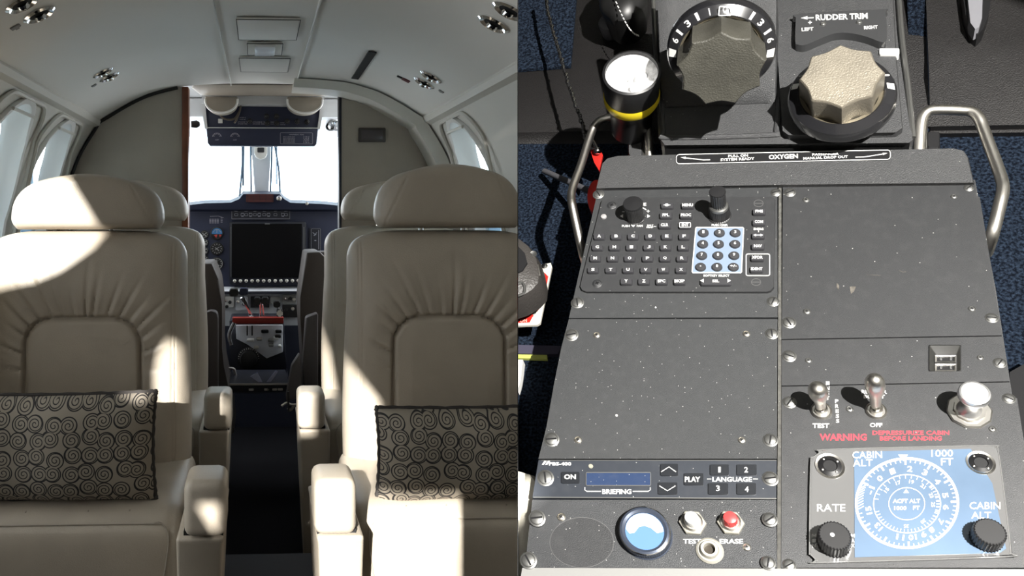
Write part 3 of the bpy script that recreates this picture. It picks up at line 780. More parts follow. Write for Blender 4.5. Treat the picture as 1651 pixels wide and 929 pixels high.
# right-hand audio keys
bm = nbm(); slab_px(bm, rrect(499, 368, 518, 410, 1), YP - .012, .012); au = obj('audio_panel', bm, navy2, t)
bm = nbm(); f = lambda x, y: cp(x, y, YP - .0125)
line(bm, f, [(514, 371), (514, 402)], .9); line(bm, f, [(504, 375), (508, 378), (511, 375)], 1); line(bm, f, [(506, 380), (510, 378)], 1.2); line(bm, f, [(507, 388), (510, 388)], 1.4); line(bm, f, rrect(502, 369, 517, 408, 1), .4, closed=True)
obj('lettering', bm, mat('grey_lettering', (.3, .3, .3)), au, smooth=0)
bm = nbm(); f = lambda x, y: cp(x, y, YP - .001)
for j in range(4):
    for i in range(4): line(bm, f, [(338 + i * 4, 353.5 + j * 2), (341 + i * 4, 353.5 + j * 2)], 1.3)
    line(bm, f, [(356, 351 + j * 2.4), (359, 351 + j * 2.4)], 1)
line(bm, f, [(339, 349), (352, 348.5), (361, 351)], .7)
obj('lettering', bm, mat('grey_lettering', (.3, .3, .3)), t, smooth=0)
# round gauges
def gauge(x, y, r, face):
    p = cp(x, y, YP - .001); M = Matrix.Translation(p) @ Matrix.Rotation(PI / 2, 4, 'X'); R_ = r * YP / F
    bm = nbm(); lathe(bm, [(R_ * 1.12, 0), (R_ * 1.12, .008), (R_, .009), (R_ * .95, .004)], M, 28); gz = obj('gauge', bm, black, t)
    bm = nbm(); f = lambda a, b: cp(a, b, YP - .0062)
    if face == 'att':
        poly(bm, f, [(x + r * .9 * math.cos(a), y - r * .9 * math.sin(a)) for a in [-.15 + (PI + .3) * i / 16 for i in range(17)]])
        obj('horizon', bm, mat('gauge_blue', (.05, .22, .5), .4), gz, smooth=0)
        bm = nbm(); poly(bm, f, [(x - r * .5, y + 3), (x + r * .1, y + 2), (x - r * .1, y + r * .8)]); poly(bm, f, [(x + r * .35, y + 2.2), (x + r * .8, y + 2.6), (x + r * .5, y + r * .7)]); obj('red_flag', bm, mat('gauge_red', (.6, .06, .05), .4), gz, smooth=0)
        bm = nbm(); f = lambda a, b: cp(a, b, YP - .0068); line(bm, f, [(x - r * .7, y - 1), (x - r * .3, y - r * .6), (x + r * .3, y - r * .6), (x + r * .7, y - 1)], .8); line(bm, f, [(x, y), (x, y - r * .7)], .8)
    else:
        for i in range(12):
            a = 2 * PI * i / 12; line(bm, f, [(x + r * .65 * math.cos(a), y + r * .65 * math.sin(a)), (x + r * .88 * math.cos(a), y + r * .88 * math.sin(a))], .9)
        if face == 'hsi':
            line(bm, f, ellipse(x, y, r * .92, r * .92, 24), .9, closed=True); line(bm, f, [(x, y - r * .6), (x, y + r * .5)], 1.3); line(bm, f, [(x - r * .5, y + 1), (x + r * .4, y + 3)], 1.2)
        else:
            line(bm, f, [(x - 3, y + 2), (x + 4, y - 3)], 1); line(bm, f, [(x - 3, y - 2), (x + 3, y + 3)], 1.2)
    obj('marking', bm, mat('gauge_white', (.42, .42, .42), .5), gz, smooth=0)
for y in (376, 401, 425): gauge(350, y, 9.5, {376: 'att', 401: 'alt', 425: 'hsi'}[y])
for y in (378, 391, 404, 418): gauge(330, y, 6, 'alt')
# sub panel under the screen, coloured pale to stand in for sunlight
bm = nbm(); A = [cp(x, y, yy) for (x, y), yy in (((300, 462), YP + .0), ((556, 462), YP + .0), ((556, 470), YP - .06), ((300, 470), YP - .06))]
loft(bm, [A, [p + V(0, .02, -.012) for p in A]]); obj('lower_shelf', bm, mat('pale_sunlit', (.85, .87, .90), .5), t)
bm = nbm(); slab_px(bm, [(300, 470), (556, 470), (556, 474), (300, 474)], YP - .07, .03); obj('shelf_edge', bm, navy2, t)
bm = nbm(); slab_px(bm, [(300, 474), (556, 474), (556, 525), (300, 525)], YP - .03, .03); sp_ = obj('sub_panel', bm, mat('sub_panel_grey', (.45, .47, .50), .45), t)
for (x0, y0, x1, y1, c) in ((358, 478, 377, 495, white), (380, 478, 400, 500, mat('sub_panel_grey', ())), (436, 478, 450, 490, greyp), (455, 476, 477, 490, greyp), (455, 492, 480, 512, black), (404, 478, 434, 496, blackm)):
    bm = nbm(); slab_px(bm, rrect(x0, y0, x1, y1, 1), YP - .045, .02, .0015); obj('radio_unit', bm, c, t)
for k, (x, y) in enumerate(((461, 482), (468, 481), (474, 483), (363, 484), (371, 487), (384, 486), (393, 490), (461, 500), (472, 498), (482, 503), (366, 494))):
    bm = nbm(); lathe(bm, [(.008, 0), (.007, .014), (.001, .015)], Matrix.Translation(cp(x, y, YP - .046)) @ Matrix.Rotation(PI / 2, 4, 'X'), 12); obj('radio_knob', bm, [chrome, black, nickel][k % 3], t)
# throttle pedestal between the crew seats
YQ = 3.62
t = thing('throttle_pedestal', 'throttle pedestal with levers between the dark crew seats', 'pedestal', (0, YQ, 0))
bm = nbm(); slab_px(bm, [(370, 516), (458, 516), (460, 600), (466, 612), (362, 612), (372, 600)], YQ, .25, .006); obj('housing', bm, navy2, t)
bm = nbm(); slab_px(bm, [(380, 524), (456, 524), (456, 568), (430, 578), (400, 556), (381, 546)], YQ - .012, .012, .002); obj('quadrant_plate', bm, mat('quadrant_plate', (.75, .78, .84), .4), t)  # pale colour stands in for sunlight on the plate
for x in (397.5, 405.5): 
    bm = nbm(); slab_px(bm, [(x, 525), (x + 2, 525), (x + 2, 541), (x, 541)], YQ - .0135, .002); obj('lever_slot', bm, blackm, t)
for i, (x, y, w_) in enumerate(((427, 534, 12), (449, 534, 10), (448, 542, 10), (404, 548, 12), (418, 546, 9), (437, 548, 10), (445, 545, 9), (437, 556, 8), (451, 558, 5), (413, 560, 8))):
    bm = nbm(); p = cp(x, y, YQ - .02); r_ = w_ / 2 * YQ / F; box(bm, p.x - r_, p.x + r_, p.y - .02, p.y + .01, p.z - .006, p.z + .006, .004, 2, None); obj('lever_tab', bm, [blackm, blackm, black, white, steel, greyp, white, greyp, white, steel][i], t)
bm = nbm(); M = Matrix.Translation(cp(401, 578, YQ - .002)) @ Matrix.Rotation(PI / 2, 4, 'X')
lathe(bm, [(.047, 0), (.047, .008), (.036, .012), (.034, .030), (.030, .032), (.001, .032)], M, 40, ); tk = obj('trim_knob', bm, black, t)
bm = nbm(); f = lambda x, y: cp(x, y, YQ - .0125)
for i in range(15):
    a = math.radians(-100 - 80 + 13 * i + 0); a = math.radians(180 + i * 180 / 14)
    line(bm, f, [(401 + 14.5 * math.cos(a), 578 + 14.5 * math.sin(a)), (401 + 17 * math.cos(a), 578 + 17 * math.sin(a))], 1.8 if i % 2 else 1.1)
obj('marking', bm, offwhite, tk, smooth=0)
bm = nbm(); p = cp(375, 516, YQ - .03); q = cp(457, 517, YQ - .03); 
loft(bm, [[V(x, yy, z) for yy, z in ((YQ - .05, p.z + .012), (YQ - .02, p.z + .014), (YQ - .02, p.z - .012), (YQ - .05, p.z - .013))] for x in (p.x, q.x)]); bmesh.ops.bevel(bm, geom=list(bm.edges), offset=.003, segments=2, profile=.5, affect='EDGES')
tag(obj('control_lock_bar', bm, redbar), 'dark red bar lying across the throttle levers', 'lock bar')
for pts, r_, kx in ((((404, 512), (400, 498), (389, 480)), .005, 1), (((409, 512), (402, 500), (393, 478)), .004, 0), (((420, 512), (419, 488), (416, 488)), .004, 0), (((426, 512), (423, 490), (427, 488)), .004, 0), (((448, 512), (451, 504), (447, 492)), .007, 0)):
    bm = nbm(); tube(bm, smooth_path([cp(a, b, YQ + .0 - i * .03) for i, (a, b) in enumerate(pts)], 4), r_, 8); obj('lever', bm, chrome if r_ < .006 else black, t)
for i, (x0, y0, x1, y1, m_) in enumerate(((370, 466, 384, 478, black), (386, 465, 400, 476, navy), (410, 480, 420, 492, black), (422, 480, 433, 491, black), (441, 486, 452, 496, black), (446, 500, 456, 511, chrome))):
    bm = nbm(); slab_px(bm, rrect(x0, y0, x1, y1, 3), YQ - .10, .05, .004); obj('lever_grip', bm, m_, t)
bm = nbm(); tube(bm, smooth_path([cp(a, b, YQ - .05) for a, b in ((378, 520), (371, 535), (370, 546), (373, 556))], 5), .008, 8); obj('side_lever', bm, chrome, t)
# aft end of the pedestal with lower plates
t = thing('lower_console', 'low black console with crossed pale straps behind the throttle pedestal', 'console', cp(418, 633, 3.3))
bm = nbm(); A = [V(cx(a, yy), yy, ch(b, yy)) for a, b, yy in ((366, 618, 3.3), (466, 618, 3.3), (460, 596, 3.55), (374, 596, 3.55))]
loft(bm, [A, [p + V(0, 0, -.02) for p in A]]); slab_px(bm, [(370, 620), (464, 620), (464, 633), (370, 633)], 3.31, .1); obj('console_top', bm, navy2, t)
bm = nbm(); slab_px(bm, [(366, 618.5), (468, 618.5), (468, 621), (366, 621)], 3.29, .01); obj('front_edge', bm, steel, t)
for a in (((404, 607), (415, 601), (423, 616), (419, 618)), ((430, 616), (445, 598), (448, 600), (436, 617))):
    bm = nbm(); slab_px(bm, a, 3.32, .01); obj('strap', bm, mat('pale_strap', (.32, .34, .45), .6), t)
for x, m_ in ((388, black), (405, steel), (435, blackm), (452, steel), (443, steel), (430, steel)):
    bm = nbm(); slab_px(bm, rrect(x - 4, 626, x + 4, 630, 1), 3.30, .02); obj('latch', bm, m_, t)
bm = nbm(); tube(bm, smooth_path([cp(a, b, 3.45) for a, b in ((364, 594), (376, 594), (379, 600), (380, 608))], 4), .006, 6); obj('grab_loop', bm, steel, t)

# crew seats
def crew(side, label, panels):
    s = thing('pilot_chair', label, 'seat', (side * .3, 3.25, 0), group=None)
    for nm, pts, y, th, m_ in panels:
        bm = nbm(); slab_px(bm, pts, y, th, .008); obj(nm, bm, m_, s)
    bm = nbm(); box(bm, side * .3 - .1, side * .3 + .1, 3.22, 3.45, 0, .5, .01); obj('seat_pedestal', bm, crewseat, s)
    return s
beigeshell = mat('seat_shell_beige', (.20, .18, .16), .6)
cs = crew(-1, 'dark brown crew seat left of the throttle pedestal', [
    ('seat_side', [(312, 425), (342, 424), (353, 450), (358, 490), (358, 560), (361, 590), (372, 640), (378, 700), (312, 700)], 3.22, .30, crewseat),
    ('armrest', [(322, 508), (340, 500), (350, 503), (352, 512), (352, 640), (322, 640)], 3.12, .06, mat('crew_arm', (.07, .062, .062), .6)),
    ('seat_back', [(300, 425), (334, 425), (336, 640), (300, 640)], 3.3, .10, crewseat)])
cs2 = crew(1, 'dark brown crew seat right of the throttle pedestal', [
    ('seat_side', [(494, 407), (516, 406), (530, 420), (530, 660), (492, 640), (484, 512), (484, 480)], 3.22, .30, crewseat),
    ('armrest', [(493, 512), (513, 505), (513, 640), (490, 640), (488, 590)], 3.12, .06, mat('crew_arm', (.07, .062, .062), .6)),
    ('lower_arm', [(483, 570), (488, 600), (486, 640), (462, 650), (461, 640), (470, 590)], 3.1, .05, mat('crew_arm', (.07, .062, .062), .6)),
    ('seat_back', [(512, 406), (545, 406), (545, 640), (512, 640)], 3.3, .10, crewseat)])
bm = nbm(); tube(bm, smooth_path([cp(a, b, 3.08) for a, b in ((454, 655), (462, 650), (470, 653), (482, 652), (484, 648))], 4), .005, 6); tube(bm, smooth_path([cp(a, b, 3.08) for a, b in ((464, 658), (468, 662), (474, 654))], 4), .005, 6)
obj('belt_buckle', bm, steel, cs2)
bm = nbm(); slab_px(bm, [(463, 632), (466, 632), (467, 665), (464, 665)], 3.07, .01); obj('belt_strap', bm, black, cs2)
# step at the near end of the dark aisle
bm = nbm(); box(bm, -.2, .25, 1.7, 1.86, 0, ch(893, 1.86)); struct('trim_14', bm, mat('blue_step', (.006, .008, .016), .8))
# ================================================================ THE CENTRE CONSOLE SEEN FROM ABOVE (right)
K = CON; KM = CON.M
alloy = mat('console_black', (.052, .053, .055), .42, bump=.5, bscale=1500, spec=.55, specks=.05, sscale=420, var=.03, vscale=8)
facep = mat('faceplate_black', (.034, .036, .038), .50, bump=.35, bscale=2600, spec=.5, specks=.13, sscale=480, var=.04, vscale=9)
facep2 = mat('faceplate_smooth', (.036, .037, .039), .40, bump=.2, bscale=2600, spec=.55, specks=.05, sscale=420, var=.06, vscale=7)
keym = mat('key_rubber', (.038, .038, .042), .55, spec=.45)
knobm = mat('knob_black', (.013, .013, .014), .42, spec=.5)
dustgrey = mat('dusty_edge', (.085, .083, .075), .8, specks=.4, sscale=900, var=.3, vscale=300)
vinyl = mat('dark_vinyl', (.011, .010, .010), .5, bump=.5, bscale=1000, var=.1, vscale=25)
def carpet_mat():
    m = mat('navy_carpet', (.022, .036, .062), .95, bump=1.0, bscale=900, var=.0, spec=.1)
    nt = m.node_tree; N = nt.nodes; L = nt.links; b = N['Principled BSDF']
    n = N.new('ShaderNodeTexNoise'); n.inputs['Scale'].default_value = 420; n.inputs['Detail'].default_value = 5
    tc = N.new('ShaderNodeTexCoord'); L.new(tc.outputs['Object'], n.inputs['Vector'])
    r = N.new('ShaderNodeValToRGB'); L.new(n.outputs[0], r.inputs[0])
    r.color_ramp.elements[0].position = .40; r.color_ramp.elements[0].color = (.003, .005, .010, 1)
    r.color_ramp.elements[1].position = .66; r.color_ramp.elements[1].color = (.026, .040, .066, 1)
    L.new(r.outputs[0], b.inputs['Base Color']); return m
carpet = carpet_mat()
EDGE = 834.3
def clipped(pts):
    """keep the part of a pixel outline right of the near bay's left border"""
    out = []
    n = len(pts)
    for i in range(n):
        a, b = pts[i], pts[(i + 1) % n]
        if a[0] >= EDGE: out.append(a)
        if (a[0] >= EDGE) != (b[0] >= EDGE):
            t = (EDGE - a[0]) / (b[0] - a[0]); out.append((EDGE, a[1] + (b[1] - a[1]) * t))
    return out
def bisect_edge(bm):
    """bm in console coordinates: cut flush with the bay's left border"""
    a = K.Mi @ V(0, 0, HC); p = K.Mi @ (V(0, 0, HC) + ray(EDGE, 0)); q = K.Mi @ (V(0, 0, HC) + ray(EDGE, 900))
    n = (p - a).cross(q - a).normalized()
    r = K.Mi @ (V(0, 0, HC) + ray(1400, 400))
    if (r - a).dot(n) < 0: n = -n
    g = list(bm.verts) + list(bm.edges) + list(bm.faces)
    res = bmesh.ops.bisect_plane(bm, geom=g, dist=1e-6, plane_co=a, plane_no=n, clear_inner=True)
    es = [e for e in res['geom_cut'] if isinstance(e, bmesh.types.BMEdge)]
    try: bmesh.ops.holes_fill(bm, edges=es)
    except Exception: pass
HF = -.125   # carpet level under the console
def sheet(pts, thick=.012):
    """slab through (px,py,h) points"""
    bm = nbm(); P = [K(x, y, h) for x, y, h in pts]; loft(bm, [P, [p + V(0, 0, -thick) for p in P]]); return bm
bm = sheet([(EDGE, 222, HF), (1700, 208, HF), (1720, 960, HF), (EDGE, 960, HF)]); struct('floor.001', bm, carpet, frame=KM)
# vinyl kick panel rising behind the carpet, and dark vinyl to the right
def grid_sheet(rows, thick=.01, wav=0):
    bm = nbm(); G = []
    for (x0, y0, h0, x1, y1, h1) in rows:
        a = K(x0, y0, h0); b = K(x1, y1, h1)
        G.append([a.lerp(b, i / 40) + V(0, 0, wav * math.sin(i * .7)) for i in range(41)])
    loft(bm, [g + [p + V(0, 0, -thick) for p in reversed(g)] for g in G]); return bm
bm = grid_sheet([(EDGE, 232, HF, 1100, 232, HF), (EDGE, 224, HF + .004, 1100, 222, HF + .004), (EDGE, 214, HF + .012, 1100, 208, HF + .012), (EDGE, 112, HF + .018, 1100, 40, HF + .018), (EDGE, 104, HF + .012, 1100, -10, HF + .01), (EDGE, -20, HF + .0, 1100, -30, HF - .0)])
struct('wall_front', bm, vinyl, frame=KM)
bm = sheet([(EDGE, -25, HF + .022), (931, -25, HF + .022), (924, 60, HF + .022), (920, 106, HF + .022), (EDGE, 113, HF + .022)], .004); struct('wall_front.001', bm, carpet, frame=KM)
bm = grid_sheet([(1440, 222, HF, 1720, 218, HF), (1440, 214, HF + .006, 1720, 210, HF + .006), (1440, 205, HF + .018, 1720, 200, HF + .018), (1440, 100, HF + .030, 1720, 90, HF + .034), (1440, 60, HF + .034, 1720, 60, HF + .030), (1440, -25, HF + .034, 1720, -25, HF + .034)])
struct('wall_front.002', bm, vinyl, frame=KM)
bm = sheet([(1462, -25, HF + .045), (1492, -25, HF + .045), (1498, 120, HF + .038), (1500, 222, HF + .012), (1470, 222, HF + .012)], .004); struct('wall_front.003', bm, carpet, frame=KM)
# black slab put in for the deep shadow right of the console bottom
bm = sheet([(1628, 600, HF + .05), (1700, 560, HF + .05), (1720, 960, HF + .05), (1640, 960, HF + .05)], .05); struct('shadow_slab', bm, blackm, frame=KM)

# ---------------------------------------------------------------- console body
con = thing('center_console', 'large black centre console with sloping hood and two bright metal grab handles', 'console', K(1255, 600, HF), KM)
bm = nbm()
out = [(968, 300), (1572, 290), (1606, 470), (1648, 740), (1684, 918), (845, 918), (868, 780), (910, 545), (935, 470)]
P = [K(x, y, -.004) for x, y in out]; c0 = sum(P, V(0, 0, 0)) / len(P)
loft(bm, [[V(p.x, p.y, HF) for p in P], P]); obj('body', bm, alloy, con)
bm = nbm()   # hood across the top of the console
o1 = [(970, 262), (978, 254), (994, 250), (1290, 243), (1540, 237), (1556, 241), (1562, 250), (1572, 292), (1262, 296), (960, 302)]
P = [K(x, y, .006) for x, y in o1]; loft(bm, [[V(p.x, p.y, -.05) for p in P], [V(p.x, p.y, .003) for p in P], [V(c0.x + (p.x - c0.x) * .992, p.y - .0012, .006) for p in P]])
obj('hood', bm, alloy, con)
bm = nbm()   # divider rail between the two columns
for pts in ([(1255.5, 292), (1260, 292), (1259, 918), (1253, 918)],):
    P = [K(x, y, .0) for x, y in pts]; loft(bm, [[V(p.x, p.y, -.004) for p in P], [V(p.x, p.y, .0004) for p in P]])
obj('divider_rail', bm, dustgrey, con)
bm = nbm(); P = [K(x, y, .002) for x, y in ((842, 916), (1690, 918), (1693, 940), (838, 940))]; loft(bm, [[V(p.x, p.y, -.03) for p in P], P]); lab(obj('end_trim', bm, mat('pale_trim', (.33, .33, .32), .35, .3), con), 'pale metal end strip')
# oxygen placard on the hood
bm = nbm(); flatprism(bm, K, rrect(1090, 244, 1437, 262, 4), .0065, .006, .0068); 
bm.free(); bm = nbm()
skewy = lambda x: -(x - 1263) * .0215
def fp(h): return lambda x, y: K(x, y, h)
fo = lambda x, y: K(x, y + skewy(x), .0071)
P = [K(x, y + skewy(x), .0064) for x, y in rrect(1090, 245, 1436, 261, 5)]; loft(bm, [P, [p + V(0, 0, .0004) for p in P]]); pl = obj('oxygen_placard', bm, blackm, con)
bm = nbm(); line(bm, fo, rrect(1090.5, 245.5, 1435.5, 260.5, 5), 1.1, closed=True)
text(bm, 'PULL ON', fo, 1190, 249.5, 32, 4.2, -1.2, .03); text(bm, 'SYSTEM READY', fo, 1189, 255, 55, 4.4, -1.2, .03)
text(bm, 'OXYGEN', fo, 1263, 252.5, 47, 7.5, -1.2, .035); text(bm, 'PASSENGER', fo, 1331, 250, 43, 4, -1.2, .03); text(bm, 'MANUAL DROP OUT', fo, 1331, 255.5, 72, 4.2, -1.2, .03)
line(bm, fo, [(1145, 255), (1134, 255), (1102, 251)], 1.4); poly(bm, fo, [(1097, 250), (1106, 249.3), (1105, 253)])
line(bm, fo, [(1379, 256), (1393, 256), (1426, 251.5)], 1.4); poly(bm, fo, [(1431, 250.5), (1423, 250), (1424, 253.5)])
obj('lettering', bm, offwhite, pl, smooth=0)
# grab handles
def handle(pts, r, name, bend=5):
    bm = nbm(); tube(bm, smooth_path([K(x, y, h) for x, y, h in pts], bend), r, 12); return obj(name, bm, nickel, con)
handle([(1047, 262, -.02), (1046, 225, -.012), (1042, 203, -.008), (1032, 193, -.006), (1015, 189, -.005), (988, 189, -.005), (970, 193, -.005), (958, 204, -.006), (950, 224, -.008), (936, 268, -.010), (924, 300, -.010), (921, 318, -.010), (924, 338, -.012), (938, 402, -.03), (944, 425, -.05)], .0036, 'grab_handle')
handle([(1482, 262, -.02), (1484, 215, -.012), (1487, 192, -.008), (1494, 181, -.006), (1508, 177, -.005), (1550, 178, -.005), (1568, 181, -.005), (1579, 192, -.006), (1586, 210, -.008), (1604, 258, -.010), (1615, 290, -.010), (1617, 306, -.010), (1612, 330, -.012), (1600, 378, -.02), (1590, 408, -.04)], .0040, 'grab_handle')
for q in ((1035, 218, 1052, 250), (1477, 200, 1496, 242), (1494, 210, 1516, 240)):
    bm = nbm(); flatprism(bm, K, rrect(*q, 4), -.02, -.05, -.02, .002); obj('handle_socket', bm, [steel, dull, blackm][(q[0] > 1490) + (q[0] > 1400)], con)
bm = nbm(); flatprism(bm, K, rrect(1012, 212, 1036, 256, 8), -.02, -.06, -.02, .003); obj('hinge_block', bm, alloy, con)

# ---------------------------------------------------------------- hardware helpers
def screw(parent, x, y, rpx, h=.001, m=dull, name='screw', kind='slot'):
    r = rpx * K.scale(x, y, h); M = at(K, x, y, h)
    bm = nbm(); lathe(bm, [(r * 1.25, -.0012), (r * 1.25, .0002), (r * 1.02, .0006), (r * 1.0, .0002), (r * .96, .0004), (r * .93, r * .22), (r * .75, r * .32), (.0001, r * .35)], M, 22)
    for f in bm.faces: f.material_index = 0
    a = random.uniform(0, PI); R = M @ Matrix.Rotation(a, 4, 'Z'); n0 = len(bm.faces)
    if kind == 'slot': box(bm, -r * .82, r * .82, -r * .13, r * .13, r * .25, r * .38, 0, 1, R)
    else:
        box(bm, -r * .5, r * .5, -r * .14, r * .14, r * .25, r * .39, 0, 1, R); box(bm, -r * .14, r * .14, -r * .5, r * .5, r * .25, r * .39, 0, 1, R)
    bm.faces.ensure_lookup_table()
    for f in bm.faces[n0:]: f.material_index = 1
    # recalc keeps indices
    return obj(name, bm, m, parent, mats=[m, blackm], smooth=35)
def plate(parent, pts, name='faceplate', m=facep, h1=.001, h0=-.004, href=None):
    bm = nbm(); flatprism(bm, K, pts, h1 if href is None else href, h0, h1, 0, .9985); return obj(name, bm, m, parent)
def panel(name, label, cat, pts, m=facep, group=None, h1=.001):
    x = sum(p[0] for p in pts) / len(pts); y = sum(p[1] for p in pts) / len(pts)
    t = thing(name, label, cat, K(x, y, h1 - .005), KM, group); plate(t, pts, 'faceplate', m, h1); return t
def lettering(parent, m=offwhite): 
    return lambda bm: obj('lettering', bm, m, parent, smooth=0)

# ---------------------------------------------------------------- keypad unit (left column, top)
kp = panel('keypad_controller', 'black keypad control unit with letter keys, number pad and two knobs', 'keypad', [(966, 297), (1253.5, 293), (1254, 512), (917, 513)], facep)
HB = .004
bm = nbm(); o = [(975, 318), (1246, 316), (1250, 320), (1248, 462), (1243, 468), (1237, 470), (945, 470), (938, 467), (935, 461), (940, 440), (970, 322)]
P = [K(x, y, HB) for x, y in o]; loft(bm, [[V(p.x, p.y, .0) for p in P], [V(p.x, p.y, HB - .0012) for p in P], [V(p.x * .996 - .0003, p.y * .996, HB) for p in P]]); obj('bezel', bm, facep2, kp)
def key(x, y, w, h, hh=.0028, r=2):
    bm = nbm(); base = HB
    top = rrect(x - w / 2, y - h / 2, x + w / 2, y + h / 2, r, 3)
    P = [K(a, b, base + hh) for a, b in top]
    loft(bm, [[V(p.x, p.y, base - .001) for p in P], [V(p.x, p.y, base + hh * .75) for p in P], [V(K(x, y, base + hh).x + (p.x - K(x, y, base + hh).x) * .93, K(x, y, base + hh).y + (p.y - K(x, y, base + hh).y) * .88, base + hh) for p in P]])
    obj('key', bm, keym, kp)
LB = nbm(); fk = lambda x, y: K(x, y, HB + .0030); fb = lambda x, y: K(x, y, HB + .0002)
rows = [('ABCDEF', 381, [966, 993.5, 1020.5, 1048.5, 1075, 1103]), ('GHIJKL', 398.5, [963, 990.5, 1018, 1046, 1073, 1101.5]), ('MNOPQR', 416.5, [959.5, 987.5, 1015, 1044, 1072, 1099.5]), ('STUVWX', 435, [956, 984.5, 1012.5, 1041, 1069.5, 1098])]
for s, y, xs in rows:
    for c, x in zip(s, xs):
        key(x, y, 18, 9); text(LB, c, fk, x, y - .5, 5.5, 4.6, 0, .035)
for s, x in (('Y', 1009.5), ('Z', 1038), ('SPC', 1066.5), ('BKSP', 1095.5)):
    key(x, 453.5, 19, 9.5); text(LB, s, fk, x, 453, {'Y': 5.5, 'Z': 5.5, 'SPC': 12.5, 'BKSP': 16.5}[s], 4.8, 0, .035)
for s, x, y, w_ in (('D', 1075.5, 331, 0), ('MENU', 1108.5, 331, 17.5), ('FPL', 1073.5, 347, 11), ('PROC', 1106, 347, 16.5), ('CLR', 1071.5, 363, 12), ('ENT', 1104.5, 363, 11)):
    key(x, y, 20, 9)
    if s == 'D': line(LB, fk, [(1070, 330.5), (1081, 330.5)], 1.1); line(LB, fk, ellipse(1075, 330.5, 2.8, 1.8, 14), .9, closed=True)
    else: text(LB, s, fk, x, y - .5, w_, 4.8, 0, .035)
    if s == 'ENT': line(LB, fk, rrect(x - 9, y - 4, x + 9, y + 3.4, 1), 1, closed=True)
for s, x, y in (('FMS', 1224, 341), ('COM', 1223.5, 358), ('', 1222.5, 379.5), ('NAV', 1222, 397), ('XPDR', 1221, 415.5), ('IDENT', 1220, 434)):
    key(x, y, 21, 9)
    if s: text(LB, s, fk, x, y - .6, {'FMS': 12.5, 'COM': 13.5, 'NAV': 13, 'XPDR': 17.5, 'IDENT': 18.5}[s], 4.6, 0, .035)
    else:
        line(LB, fk, [(1217, 379), (1228, 379)], 1.1); poly(LB, fk, [(1214.5, 379), (1219, 376.8), (1219, 381.2)]); poly(LB, fk, [(1230.5, 379), (1226, 376.8), (1226, 381.2)])
text(LB, 'EMERG', fb, 1223, 369.3, 16, 3.6, 0, .03); line(LB, fb, [(1223, 371.5), (1223, 374.5)], 1)
line(LB, fb, rrect(1203, 409.5, 1241, 444.5, 3), 1.4, closed=True)
text(LB, 'SOFTKEY SELECT', fb, 1155, 444.5, 42, 3.6, 0, .03); text(LB, 'PUSH CRSR', fb, 1160.5, 363, 26, 3.4, 0, .03)
text(LB, 'RANGE', fb, 1027, 329.5, 30, 5, 0, .035); text(LB, 'PUSH', fb, 1009, 364.5, 12.5, 3.6, 0, .03); text(LB, 'PAN', fb, 1031.5, 364.2, 9.5, 3.6, 0, .03); poly(LB, fb, [(1017, 362.5), (1025, 362.5), (1021, 366.5)])
text(LB, 'DFLT', fb, 1048.5, 363.5, 10, 2.6, 0, .03); text(LB, 'MAP', fb, 1048, 366.5, 11, 2.6, 0, .03); line(LB, fb, [(1054, 365.2), (1058, 365.5)], .9)
poly(LB, fb, [(999.5, 348.5), (1004.5, 345.5), (1004.5, 351.5)]); poly(LB, fb, [(1048.5, 348.5), (1043.5, 345.5), (1043.5, 351.5)])
line(LB, fb, [(1003, 341.5), (1007, 341.5)], 1); line(LB, fb, [(1042.5, 340.5), (1047.5, 340.5)], 1); line(LB, fb, [(1045, 338.3), (1045, 342.8)], 1)
line(LB, fb, [(1007, 338), (1011, 335)], 1.3); line(LB, fb, [(1034, 334), (1039, 336.5), (1042, 338.5)], 1.5); line(LB, fb, [(1012, 351), (1010, 355)], 1.6); line(LB, fb, [(1036.5, 346), (1040, 349.5)], 1.6)
# number pad
bm = nbm(); flatprism(bm, K, [(1122.5, 366), (1198, 366), (1199.5, 368), (1196, 439), (1194.5, 440.5), (1116.5, 440.5), (1115, 438.5), (1121, 367.5)], HB + .0006, HB - .001, HB + .0006); npd = obj('number_pad', bm, mat('number_pad_blue', (.21, .27, .36), .4), kp)
fn = lambda x, y: K(x, y, HB + .0008)
bm = nbm(); line(bm, fn, [(1123, 366.8), (1197.5, 366.8), (1199, 368.3), (1195.5, 438.8), (1194.3, 439.8), (1117, 439.8), (1115.8, 438.3), (1121.8, 368)], 1.6, closed=True); obj('border', bm, white, npd, smooth=0)
for j, (row, y, xs) in enumerate((('123', 374.5, (1134, 1160, 1185.5)), ('456', 392.5, (1133, 1158.5, 1185)), ('789', 411, (1131.5, 1157.5, 1183.5)), ('.0+', 429.5, (1129.5, 1156, 1182.5)))):
    for c, x in zip(row, xs):
        M = at(K, x, y, HB + .0025); r = 8.3 * K.scale(x, y)
        bm = nbm(); lathe(bm, [(r * 1.04, -.003), (r * 1.02, -.0006), (r * .9, 0), (.0001, .0002)], M, 24); obj('number_key', bm, keym, npd)
        fq = lambda a, b: K(a, b, HB + .0029)
        if c == '.': poly(LB, fq, ellipse(x, y - .5, 1.1, 1, 8))
        elif c == '+': text(LB, '+/-', fq, x, y - 1, 11, 4, 0, .03)
        else: text(LB, c, fq, x, y - .8, 3.6, 4.8, 0, .03)
key(1154, 454.5, 50, 10, .0028, 3); text(LB, 'SEL', fk, 1154, 453, 11, 4.4, 0, .03); poly(LB, fk, [(1129, 452.5), (1134.5, 449.3), (1134.5, 455.7)]); poly(LB, fk, [(1178.5, 452.5), (1173, 449.3), (1173, 455.7)])
lettering(kp)(LB)
